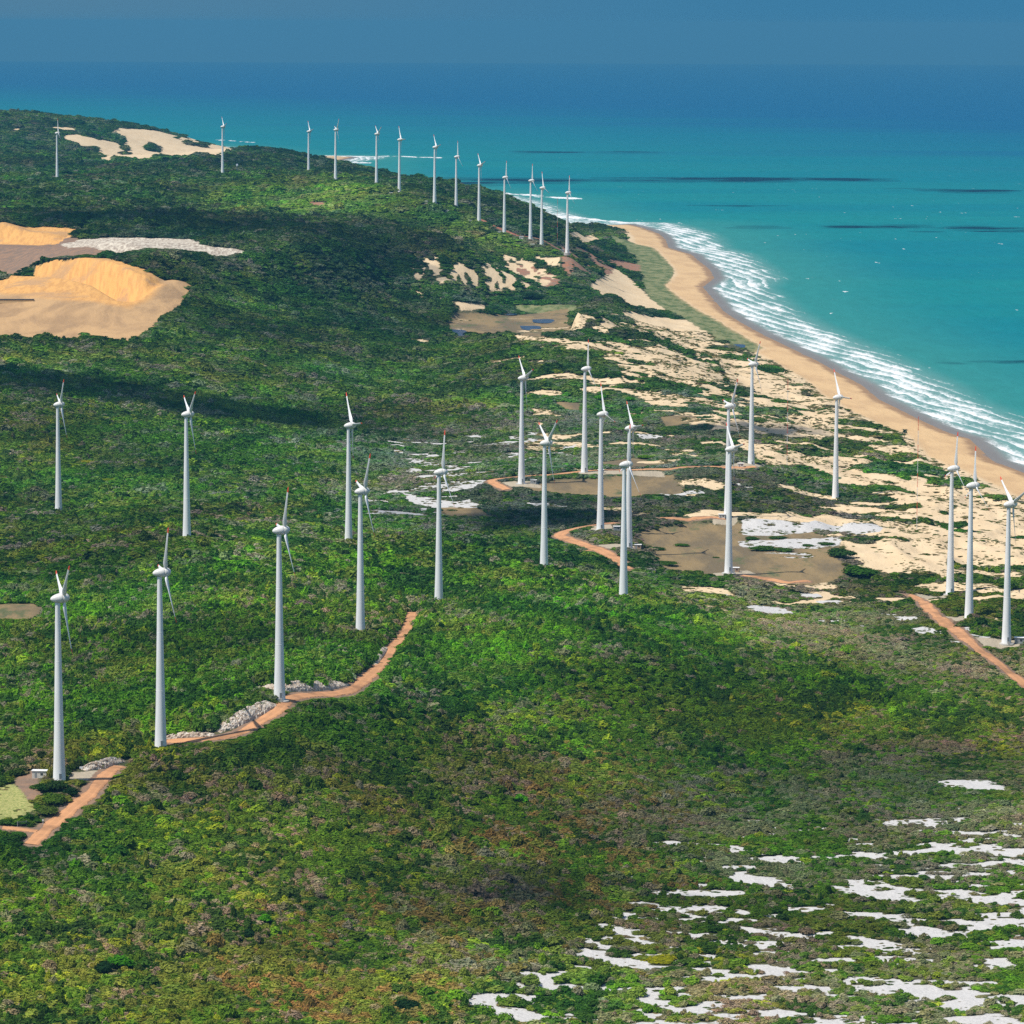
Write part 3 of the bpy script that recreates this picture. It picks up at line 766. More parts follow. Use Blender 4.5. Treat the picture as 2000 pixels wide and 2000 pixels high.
def sea_material():
    m, nt, b = newmat("sea")
    nt.nodes.remove(b)
    out = nt.nodes["Material Output"]
    P = obj_coord(nt)
    sep = nt.nodes.new("ShaderNodeSeparateXYZ"); nt.links.new(P, sep.inputs[0])
    off = attr(nt, "offshore").outputs["Fac"]
    rf = attr(nt, "reef").outputs["Fac"]
    q = math_(nt, "ADD", sep.outputs[1], math_(nt, "MULTIPLY", sep.outputs[0], 2.2))
    band = noise_tex(nt, obj_coord(nt, (0.0004, 0.0011, 1)), 1.0, 4, 0.55)
    q2 = math_(nt, "ADD", q, math_(nt, "MULTIPLY", math_(nt, "SUBTRACT", band, 0.5), 9000.0))
    shal = mixc(nt, maprange(nt, band, 0.38, 0.62), (0.0, 0.165, 0.20), (0.004, 0.19, 0.195))
    col = mixc(nt, maprange(nt, q2, 9000, 20500), shal, (0.0, 0.092, 0.205))
    col = mixc(nt, maprange(nt, off, 330, 60), col, (0.03, 0.22, 0.20))
    # green cast of sand close under the waves
    warp = math_(nt, "MULTIPLY", math_(nt, "SUBTRACT", noise_tex(nt, obj_coord(nt, (1, 0.3, 1)), 0.022, 4, 0.6), 0.5), 26.0)
    dd = math_(nt, "ADD", off, warp)
    skew = math_(nt, "MULTIPLY", sep.outputs[1], 0.13)
    fr = math_(nt, "FRACT", math_(nt, "DIVIDE", math_(nt, "ADD", dd, skew), 19.0))
    crest = math_(nt, "POWER", maprange(nt, fr, 0.0, 0.8, 1.0, 0.0, smooth=False), 1.4)
    lace = noise_tex(nt, obj_coord(nt, (1, 0.22, 1)), 0.26, 7, 0.75, 0.5)
    lump = noise_tex(nt, obj_coord(nt, (1, 0.22, 1)), 0.03, 4, 0.6)
    env = math_(nt, "MULTIPLY", maprange(nt, off, 3, 18), maprange(nt, off, 112, 58))
    v = math_(nt, "ADD", math_(nt, "ADD", math_(nt, "MULTIPLY", crest, 0.34), lace), math_(nt, "MULTIPLY", math_(nt, "SUBTRACT", lump, 0.5), 1.1))
    v = math_(nt, "ADD", v, math_(nt, "MULTIPLY", math_(nt, "SUBTRACT", env, 1.0), 0.6))
    foam = maprange(nt, v, 0.41, 0.88)
    # reef breakers
    rv = math_(nt, "ADD", math_(nt, "MULTIPLY", maprange(nt, rf, 22, 0), 0.50), noise_tex(nt, obj_coord(nt, (0.35, 0.07, 1)), 0.1, 5, 0.7))
    foam = math_(nt, "MAXIMUM", foam, maprange(nt, rv, 0.86, 1.0))
    # whitecaps
    wc = noise_tex(nt, obj_coord(nt, (0.5, 0.12, 1)), 0.11, 3, 0.55)
    wp = noise_tex(nt, obj_coord(nt, (1, 0.4, 1)), 0.004, 3)
    cap = maprange(nt, math_(nt, "ADD", wc, math_(nt, "MULTIPLY", wp, 0.16)), 0.80, 0.84)
    cap = math_(nt, "MULTIPLY", cap, maprange(nt, sep.outputs[1], 11000, 5000))
    foam = math_(nt, "MAXIMUM", foam, math_(nt, "MULTIPLY", cap, 0.8))
    # wash on the sand
    wash = maprange(nt, math_(nt, "ADD", off, math_(nt, "MULTIPLY", warp, 0.35)), 24, 9)
    col = mixc(nt, wash, col, (0.20, 0.185, 0.17))
    # milky water between the breakers
    col = mixc(nt, math_(nt, "MULTIPLY", env, 0.5), col, (0.26, 0.36, 0.33))
    swell = noise_tex(nt, obj_coord(nt, (1, 0.25, 1)), 0.05, 5, 0.65)
    col = mixc(nt, 1.0, col, mixc(nt, swell, (0.80, 0.80, 0.80), (1.18, 1.18, 1.18)), "MULTIPLY")
    col = mixc(nt, foam, col, (0.82, 0.82, 0.80))
    df = nt.nodes.new("ShaderNodeBsdfDiffuse"); nt.links.new(col, df.inputs[0])
    gl = nt.nodes.new("ShaderNodeBsdfGlossy"); gl.inputs["Roughness"].default_value = 0.3
    gl.inputs[0].default_value = (1, 1, 1, 1)
    bp = N(nt, "ShaderNodeBump", i={"Strength": 0.7, "Distance": 1.2})
    nt.links.new(noise_tex(nt, obj_coord(nt, (1, 0.4, 1)), 0.12, 5, 0.65), bp.inputs["Height"])
    nt.links.new(bp.outputs[0], df.inputs["Normal"]); nt.links.new(bp.outputs[0], gl.inputs["Normal"])
    mx = nt.nodes.new("ShaderNodeMixShader")
    f = math_(nt, "MULTIPLY", math_(nt, "SUBTRACT", 1.0, foam), 0.05)
    nt.links.new(f, mx.inputs[0]); nt.links.new(df.outputs[0], mx.inputs[1]); nt.links.new(gl.outputs[0], mx.inputs[2])
    nt.links.new(mx.outputs[0], out.inputs["Surface"])
    return m


so = link_mesh("sea", sm, sea_material())
so["kind"] = "structure"

# ------------------------------------------------------------ marsh water ---
pm, nt, b = newmat("pond_water")
b.inputs["Base Color"].default_value = (0.004, 0.02, 0.07, 1)
b.inputs["Roughness"].default_value = 0.25
b.inputs["Specular IOR Level"].default_value = 0.12
for P in POND_PX:
    W = smooth_line(np.concatenate([castp(P), castp(P)[:1]]), 4.0)
    zz = np.percentile(sample(Z, W[:, 0], W[:, 1]), 55) + 0.35
    bmx = bmesh.new()
    vs = [bmx.verts.new((x, y, zz - drop(y))) for x, y in W]
    bmx.faces.new(vs)
    bmx.normal_update()
    me = bpy.data.meshes.new("pond")
    bmx.to_mesh(me); bmx.free()
    o = link_mesh("pond", me, pm)
    o["kind"] = "structure"

# ------------------------------------------------------------------ tracks --
def track_mat(name, c1, c2):
    m, nt, b = newmat(name)
    P = obj_coord(nt)
    u = attr(nt, "across").outputs["Fac"]
    f = maprange(nt, noise_tex(nt, P, 0.25, 6, 0.65), 0.35, 0.7)
    c = mixc(nt, f, c1, c2)
    rut = maprange(nt, math_(nt, "ABSOLUTE", math_(nt, "SUBTRACT", math_(nt, "ABSOLUTE", u), 0.42)), 0.0, 0.2, 1.0, 0.0)
    c = mixc(nt, math_(nt, "MULTIPLY", rut, 0.35), c, tuple(min(1, x * 1.25) for x in c1))
    c = mixc(nt, maprange(nt, noise_tex(nt, obj_coord(nt, (1, 1, 1)), 0.06, 4, 0.6), 0.45, 0.7), c, tuple(x * 0.72 for x in c2))
    nt.links.new(c, b.inputs["Base Color"])
    b.inputs["Roughness"].default_value = 0.95
    edge = math_(nt, "ADD", math_(nt, "ABSOLUTE", u), math_(nt, "MULTIPLY", math_(nt, "SUBTRACT", noise_tex(nt, P, 0.5, 5, 0.7), 0.5), 0.9))
    nt.links.new(maprange(nt, edge, 0.98, 0.82), b.inputs["Alpha"])
    return m


MT = {"dirt_track": track_mat("orange_dirt", (0.60, 0.30, 0.14), (0.48, 0.245, 0.12)), "red_track": track_mat("red_dirt", (0.40, 0.15, 0.09), (0.33, 0.13, 0.08))}
for L, w, nm in TRK:
    T = np.gradient(L, axis=0)
    T /= np.hypot(T[:, 0], T[:, 1])[:, None] + 1e-9
    Nn = np.stack([-T[:, 1], T[:, 0]], 1)
    U = np.linspace(-1, 1, 9)
    ww = w * 0.5 * (1 + 0.7 * (fbm(L[:, 0] / 9, L[:, 1] / 9, 91, 3) - 0.5))
    X = L[:, 0, None] + Nn[:, 0, None] * U[None] * ww[:, None]
    Y = L[:, 1, None] + Nn[:, 1, None] * U[None] * ww[:, None]
    zz = sample(Z, X, Y) + 0.22 - 0.25 * (np.abs(U[None]) > 0.95)
    me = grid_mesh(nm, X, Y, zz - drop(Y))
    set_attr(me, "across", "FLOAT", np.repeat(U[None], len(L), 0))
    o = link_mesh(nm, me, MT[nm])
    o["kind"] = "structure"

# ------------------------------------------------------------------ foliage --
def leaf_material(name, colour_from="INSTANCER", colour=None):
    m, nt, b = newmat(name)
    nt.nodes.remove(b)
    out = nt.nodes["Material Output"]
    t = attr(nt, "tint").outputs["Fac"]
    if colour is None:
        c = attr(nt, "leaf_colour", colour_from).outputs["Color"]
    else:
        rgb = nt.nodes.new("ShaderNodeRGB"); rgb.outputs[0].default_value = (*colour, 1); c = rgb.outputs[0]
    lo = mixc(nt, 1.0, c, (0.56, 0.62, 0.62), "MULTIPLY")
    hi = mixc(nt, 1.0, c, (1.9, 1.72, 1.3), "MULTIPLY")
    c2 = mixc(nt, t, lo, hi)  # tint paints shaded and sunlit foliage into the leaf colour
    df = nt.nodes.new("ShaderNodeBsdfDiffuse"); nt.links.new(c2, df.inputs[0])
    tr = nt.nodes.new("ShaderNodeBsdfTranslucent"); nt.links.new(mixc(nt, 1.0, c2, (1.0, 1.15, 0.5), "MULTIPLY"), tr.inputs[0])
    mx = nt.nodes.new("ShaderNodeMixShader"); mx.inputs[0].default_value = 0.28
    nt.links.new(df.outputs[0], mx.inputs[1]); nt.links.new(tr.outputs[0], mx.inputs[2])
    nt.links.new(mx.outputs[0], out.inputs["Surface"])
    return m


LEAF = leaf_material("scrub_leaves")
BARK = plain("bark", (0.12, 0.095, 0.075), 0.9, 0.1, 0.3, 2.0)


def crown_mesh(name, rng, nleaf=130, flat=0.55, lobes=5, sweep=0.0, leaf=0.24, sparse=False, core=True):
    """unit crown about 1 m in radius: lobes covered with many small leaf clumps; sweep leans it down wind"""
    cx, lo = [], []
    for k in range(lobes):
        a = rng.uniform(0, 2 * math.pi)
        r = rng.uniform(0.15, 0.62) if k else 0.0
        lo.append((r * math.cos(a), r * math.sin(a), rng.uniform(0.30, 0.62) * (1.25 - r), rng.uniform(0.34, 0.58)))
    V, Q, Tn = [], [], []
    for i in range(nleaf):
        c = lo[rng.integers(len(lo))]
        ph, ct = rng.uniform(0, 2 * math.pi), rng.uniform(-0.35, 1.0)
        st_ = math.sqrt(max(0, 1 - ct * ct))
        nrm = np.array([st_ * math.cos(ph), st_ * math.sin(ph), ct])
        rr = c[3] * rng.uniform(0.82, 1.1)
        p = np.array([c[0], c[1], c[2]]) + nrm * rr * np.array([1, 1, 0.85])
        if p[2] < 0.02:
            p[2] = rng.uniform(0.02, 0.2)
        nn = nrm + rng.normal(0, 0.36, 3) + np.array([0, 0, 0.5])
        nn /= np.linalg.norm(nn)
        t1 = np.cross(nn, [0.3, 0.2, 1.0]); t1 /= np.linalg.norm(t1) + 1e-6
        t2 = np.cross(nn, t1)
        sz = leaf * rng.uniform(0.6, 1.35) * (0.5 if sparse else 1)
        ang = rng.uniform(0, math.pi)
        a1 = (t1 * math.cos(ang) + t2 * math.sin(ang)) * sz
        a2 = (-t1 * math.sin(ang) + t2 * math.cos(ang)) * sz * rng.uniform(0.5, 0.9)
        k = len(V)
        cup = nn * sz * 0.25
        V += [p - a1 - cup, p - a2 * 0.9, p + a1 * rng.uniform(0.7, 1.1) - cup, p + a2]
        Q.append((k, k + 1, k + 2, k + 3))
        Tn += [float(np.clip(rng.normal(0.46, 0.2), 0, 1))] * 4
    if core:
        for c in lo:
            k = len(V)
            ns, nr = 7, 3
            for j in range(nr):
                th = (j / (nr - 1)) * 1.35
                for s_ in range(ns):
                    a = 2 * math.pi * s_ / ns + j
                    rad = c[3] * 0.78
                    V.append(np.array([c[0] + rad * math.sin(1.75 - th) * math.cos(a), c[1] + rad * math.sin(1.75 - th) * math.sin(a), max(0.0, c[2] + rad * 0.85 * math.cos(1.75 - th))]))
                    Tn.append(0.25)  # core kept near the painted shade tone, dark inside the crown
            for j in range(nr - 1):
                for s_ in range(ns):
                    Q.append((k + j * ns + s_, k + j * ns + (s_ + 1) % ns, k + (j + 1) * ns + (s_ + 1) % ns, k + (j + 1) * ns + s_))
    V = np.array(V)
    V[:, 2] *= flat / 0.55 * 0.62
    V[:, 0] += sweep * V[:, 2]
    me = raw_mesh(name, V, np.array(Q), smooth=False)
    set_attr(me, "tint", "FLOAT", np.array(Tn))
    me.materials.append(LEAF)
    return me


prng = np.random.default_rng(5)
PROTO = bpy.data.collections.new("scrub_kinds")
specs = [dict(nleaf=150, flat=0.62, lobes=6), dict(nleaf=130, flat=0.5, lobes=5, sweep=-0.5), dict(nleaf=140, flat=0.42, lobes=7, sweep=-0.7), dict(nleaf=160, flat=0.8, lobes=6, sweep=-0.2),
         dict(nleaf=110, flat=0.6, lobes=4), dict(nleaf=150, flat=0.55, lobes=8, sweep=-0.4), dict(nleaf=170, flat=0.6, lobes=5, leaf=0.3, sparse=True, core=False), dict(nleaf=90, flat=0.35, lobes=6, sweep=-0.3)]
for i, sp in enumerate(specs):
    me = crown_mesh("scrub_crown", prng, **sp)
    o = bpy.data.objects.new("kind_%d" % i, me)
    PROTO.objects.link(o)

NEARP = bpy.data.collections.new("near_scrub_kinds")
for i, sp in enumerate(specs):
    q = dict(sp)
    q["nleaf"] = int(sp["nleaf"] * 2.3)
    q["leaf"] = sp.get("leaf", 0.24) * 0.62
    o = bpy.data.objects.new("near_kind_%d" % i, crown_mesh("near_scrub_crown", prng, **q))
    NEARP.objects.link(o)

PAL = {
    "dark": (0.020, 0.052, 0.008), "mid": (0.046, 0.098, 0.009), "bright": (0.070, 0.155, 0.008), "olive": (0.085, 0.115, 0.018), "grey": (0.135, 0.118, 0.085), "brown": (0.125, 0.095, 0.030), "yellow": (0.140, 0.185, 0.014), "sage": (0.108, 0.112, 0.058), "lilac": (0.15, 0.12, 0.125), "deep": (0.012, 0.034, 0.008),
}
PK = list(PAL)
PC = np.array([PAL[k] for k in PK]) * np.array([1.92, 1.92, 2.15])


def weights(**kw):
    w = np.zeros(len(PK))
    for k, v in kw.items():
        w[PK.index(k)] = v
    return w / w.sum()


W_BASE = weights(dark=26, mid=32, bright=3, olive=24, grey=5, sage=7, yellow=2, deep=2)
W_BROWN = weights(dark=8, mid=12, bright=2, olive=26, grey=14, brown=17, yellow=3, sage=12)
W_PLAIN = weights(dark=16, mid=10, bright=2, olive=12, grey=24, sage=46, yellow=1)
W_SLOPE = weights(dark=30, mid=42, bright=14, olive=6, grey=2, sage=2, yellow=2, deep=4)
W_LOW = weights(dark=12, mid=24, bright=2, olive=20, grey=14, sage=32, yellow=2)
W_FAR = weights(dark=42, mid=24, bright=1, olive=8, grey=6, sage=12, deep=12)
W_FARG = weights(dark=14, mid=40, bright=8, olive=26, sage=12)
W_CREST = weights(dark=34, mid=34, bright=8, olive=20, grey=6, sage=3, yellow=1, deep=3)


def scatter(y0, y1, step, seed):
    """jittered positions over the fan between two distances"""
    g = np.random.default_rng(seed)
    ys = np.arange(y0, y1, step)
    xs = []
    for y in ys:
        h = half(y) - 12
        x = np.arange(-h, h, step)
        x = x + g.uniform(-0.55, 0.55, x.size) * step
        xs.append(np.stack([x, y + g.uniform(-0.55, 0.55, x.size) * step], 1))
    return np.concatenate(xs)


BR, DK, LI, YE, PU, OB, GR = (0.075, 0.26, 0.012), (0.016, 0.045, 0.016), (0.20, 0.165, 0.15), (0.24, 0.25, 0.012), (0.085, 0.06, 0.085), (0.19, 0.10, 0.03), (0.14, 0.125, 0.11)
SHRUBS = [
    (1019, 1568, 32, .8, BR, "vivid green round shrub alone on the brownish middle slope", False),
    (1138, 1552, 26, .8, YE, "yellow flowering shrub right of the vivid green round one on the middle slope", False),
    (595, 1192, 57, .55, LI, "wide pale grey leafless shrub between the third and fourth ridge turbines", False),
    (527, 1195, 36, .7, LI, "pale grey leafless shrub directly left of the third ridge tower", True),
    (478, 1196, 50, .55, LI, "grey lilac leafless shrub, upper one of two left of the third ridge tower", True),
    (440, 1222, 44, .6, LI, "grey lilac leafless shrub, lower one of two left of the third ridge tower", True),
    (360, 1210, 44, .6, PU, "dark purple shrub near the lower blade tip of the second ridge turbine", False),
    (390, 1204, 28, .7, OB, "orange brown shrub touching the dark purple one", False),
    (67, 1322, 30, .6, LI, "small pale lilac shrub left of the tallest tower", True),
    (794, 1976, 60, .55, DK, "big dark green dome shrub at the bottom of the picture, among brown scrub", False),
    (828, 2003, 38, .7, BR, "vivid green shrub cut by the bottom edge right of the big dark dome", False),
    (520, 1806, 38, .8, BR, "vivid green shrub in the lower left slope, right of a near black one", False),
    (489, 1834, 34, .85, DK, "near black round shrub left below a vivid green one on the lower slope", False),
    (238, 1892, 62, .7, (0.05, 0.19, 0.012), "large bright green shrub clump in the lower left corner area", False),
    (205, 1900, 50, .7, DK, "dark shrub touching the left of the large bright green clump at lower left", False),
    (1295, 1878, 84, .16, YE, "flat yellow green creeping shrub lying between white sand streaks", False),
    (172, 904, 36, .22, YE, "upper bright yellow green flat shrub on the left hillside right of the left tower", False),
    (213, 940, 44, .22, (0.17, 0.24, 0.015), "lower yellow green flat shrub on the left hillside between two towers", False),
    (226, 1352, 56, .42, (0.04, 0.19, 0.012), "flat topped vivid green tree between the two nearest towers", False),
    (475, 1130, 28, .7, BR, "vivid green shrub above the grey leafless pair left of the third ridge tower", False),
    (576, 1152, 48, .45, DK, "dark green dome tree under the lower blade of the third ridge turbine", False),
    (1263, 1212, 42, .42, (0.12, 0.27, 0.012), "light green domed shrub right below the front tower at the ridge end", False),
    (1175, 782, 32, .6, BR, "left one of two light green trees behind the plain's towers", False),
    (1231, 784, 24, .6, BR, "right one of two light green trees behind the plain's towers", False),
    (1262, 896, 34, .35, (0.1, 0.22, 0.015), "light green low thicket beside the straight track on the plain", False),
    (82, 1548, 38, .8, (0.025, 0.07, 0.015), "dark leafy shrub left in front of the tallest tower's foot", False),
    (112, 1546, 52, .65, (0.03, 0.065, 0.018), "broad dark shrub hiding the foot of the tallest tower", False),
    (108, 1572, 56, .6, (0.07, 0.135, 0.018), "olive green shrub below the broad dark one at the tallest tower", False),
    (96, 1594, 50, .55, (0.075, 0.12, 0.025), "olive shrub between the yellow field and the orange track", False),
    (142, 1556, 36, .7, DK, "blackish shrub at the left edge of the orange track below the gravel pad", False),
    (126, 1621, 22, .9, (0.03, 0.09, 0.012), "small round dark green shrub standing in the edge of the orange track", False),
    (626, 1754, 34, .65, GR, "grey twiggy shrub in the middle of the lower slope", True),
    (1115.7, 532, 9, .9, DK, "tiny lone dark tree on the red flats behind the marsh", False),
    (1334, 1067, 38, .22, (0.05, 0.12, 0.015), "green mound shrub at the left in the dry lagoon with white sand beside it", False),
    (1301, 1102, 58, .14, (0.045, 0.10, 0.015), "long low green mound at the near left rim of the dry lagoon", False),
    (1399, 1090, 18, .2, (0.06, 0.12, 0.02), "smallest green tuft in the middle of the dry lagoon bed", False),
    (1284, 1074, 40, .22, (0.03, 0.08, 0.015), "dark green mound beside the brick kiosk at the dry lagoon", False),
    (1490, 1076, 62, .25, (0.045, 0.11, 0.015), "large green mound in the white sand of the dry lagoon", False),
    (1530, 1077, 46, .25, (0.055, 0.12, 0.02), "green mound touching the right of the large one in the white sand", False),
    (1465, 1054, 36, .25, (0.035, 0.09, 0.015), "dark green mound at the upper left of the white sand in the lagoon", False),
    (1578, 1067, 28, .22, (0.04, 0.10, 0.015), "small isolated green mound right in the lagoon's white sand", False),
    (1614, 1064, 40, .2, (0.045, 0.10, 0.02), "flat green mound at the right end of the lagoon's white sand", False),
    (1520, 1052, 40, .2, (0.045, 0.10, 0.02), "low green mound in the upper middle of the lagoon's white sand", False),
    (1640, 940 + 148, 70, .35, (0.03, 0.075, 0.02), "broad dark green thicket at the right shore of the dry lagoon", False),
    (1680, 1128, 84, .42, (0.04, 0.11, 0.015), "tall rounded green thicket at the lower right corner of the dry lagoon", False),
    (1040, 585, 46, .45, DK, "dark rounded tree clump at the end of the marsh beside the little red path", False),
]
KIOSKS = [
    ("long", 78, 1520, 1, "long white roofed hut left of the tallest turbine's foot at lower left"),
    ("grey", 1042, 945, 1, "grey kiosk with white roof just right of the turbine at the track bend"),
    ("grey", 1204.6, 1036, 1, "grey kiosk beside the turbine inside the loop of the orange track"),
    ("brick", 1246, 1072, 1, "brick kiosk with white roof right of the two overlapping towers"),
    ("grey", 1173.7, 925, 1, "kiosk half behind a tower on the straight track at the brown flat"),
    ("white", 1446.6, 912, 1, "cream kiosk left of the turbine at the right end of the straight track"),
    ("brick", 1437, 1117, 1, "brick kiosk at the foot of the turbine on the near shore of the dry lagoon"),
    ("white", 1409.7, 1013, 1, "cream kiosk left of the rear tower at the far side of the dry lagoon"),
    ("grey", 1991, 1257, 1.2, "grey hut beside the rightmost turbine at the picture's right edge"),
    ("white", 832, 398, 1.2, "white kiosk left of the topmost turbine on the red track"),
    ("white", 818.6, 391, 1, "tiny white kiosk above and left of the red track's upper end"),
    ("white", 873.6, 416, 1.2, "white kiosk left of the second turbine down the red track"),
    ("white", 919, 435, 1.2, "white kiosk left of the third turbine down the red track"),
    ("white", 974.6, 459, 1.2, "white kiosk left of the fourth turbine down the red track"),
    ("white", 1018.4, 467.5, 1.2, "white kiosk left of the close turbine pair at the bottom of the red track"),
    ("white", 1040.3, 482, 1.2, "white kiosk between the towers of the close pair, in the grass"),
    ("white", 1098, 493, 1.2, "white kiosk left of the lowest turbine of the far row"),
    ("white", 762.6, 381, 1.2, "white kiosk left of the far turbine between wooded hill and red track"),
    ("white", 664.8, 357, 1.2, "flat white kiosk right of the far turbine with three spread blades"),
]

CLEARED = []
for q in SHRUBS:
    x_, y_ = cast(q[0], q[1])
    R_ = q[2] * 0.5 * math.hypot(x_, y_) / FPX
    CLEARED.append((x_, y_, R_ * 0.9, R_ * 0.9 + 5.0))
for q in KIOSKS:
    x_, y_ = cast(q[1], q[2])
    CLEARED.append((x_, y_, 4.5, 16.0))
for x_, y_, z_ in TPOS:
    CLEARED.append((x_, y_, 3.6, 5.0))


def cleared(x, y):
    """true where a named plant, kiosk or tower stands, or just in front of it"""
    out = np.zeros(x.size, bool)
    for cx_, cy_, R_, fr_ in CLEARED:
        dx, dy = (x - cx_) / R_, y - cy_
        dy = np.where(dy < 0, dy / fr_, dy / R_)
        out |= dx * dx + dy * dy < 1
    return out


def points_object(name, x, y, size, col, kind, turn, kinds):
    n_ = x.size
    zz = sample(Z, x, y) - 0.1 - drop(y)
    me = bpy.data.meshes.new(name)
    me.vertices.add(n_)
    me.vertices.foreach_set("co", np.stack([x, y, zz], 1).astype(np.float32).ravel())
    set_attr(me, "leaf_colour", "FLOAT_COLOR", np.concatenate([col, np.ones((n_, 1))], 1))
    a = me.attributes.new("size", "FLOAT_VECTOR", "POINT")
    a.data.foreach_set("vector", size.astype(np.float32).ravel())
    set_attr(me, "turn", "FLOAT", turn)
    a = me.attributes.new("sort", "INT", "POINT")
    a.data.foreach_set("value", kind.astype(np.int32))
    me.update()
    o = link_mesh(name, me)
    o["kind"] = "stuff"
    ng = bpy.data.node_groups.new("scatter_" + name, "GeometryNodeTree")
    ng.interface.new_socket("Geometry", in_out="INPUT", socket_type="NodeSocketGeometry")
    ng.interface.new_socket("Geometry", in_out="OUTPUT", socket_type="NodeSocketGeometry")
    gi, go_ = ng.nodes.new("NodeGroupInput"), ng.nodes.new("NodeGroupOutput")
    iop = ng.nodes.new("GeometryNodeInstanceOnPoints")
    ci_ = ng.nodes.new("GeometryNodeCollectionInfo")
    ci_.inputs[0].default_value = kinds
    ci_.inputs["Separate Children"].default_value = True
    ci_.inputs["Reset Children"].default_value = True

    def na(nm, typ):
        q = ng.nodes.new("GeometryNodeInputNamedAttribute")
        q.data_type = typ
        q.inputs[0].default_value = nm
        return q.outputs[0]

    cx = ng.nodes.new("ShaderNodeCombineXYZ")
    ng.links.new(na("turn", "FLOAT"), cx.inputs[2])
    e2r = ng.nodes.new("FunctionNodeEulerToRotation")
    ng.links.new(cx.outputs[0], e2r.inputs[0])
    iop.inputs["Pick Instance"].default_value = True
    ng.links.new(gi.outputs[0], iop.inputs["Points"])
    ng.links.new(ci_.outputs[0], iop.inputs["Instance"])
    ng.links.new(na("sort", "INT"), iop.inputs["Instance Index"])
    ng.links.new(e2r.outputs[0], iop.inputs["Rotation"])
    ng.links.new(na("size", "FLOAT_VECTOR"), iop.inputs["Scale"])
    ng.links.new(iop.outputs[0], go_.inputs[0])
    md = o.modifiers.new("scatter", "NODES")
    md.node_group = ng
    print(name, n_)
    return o


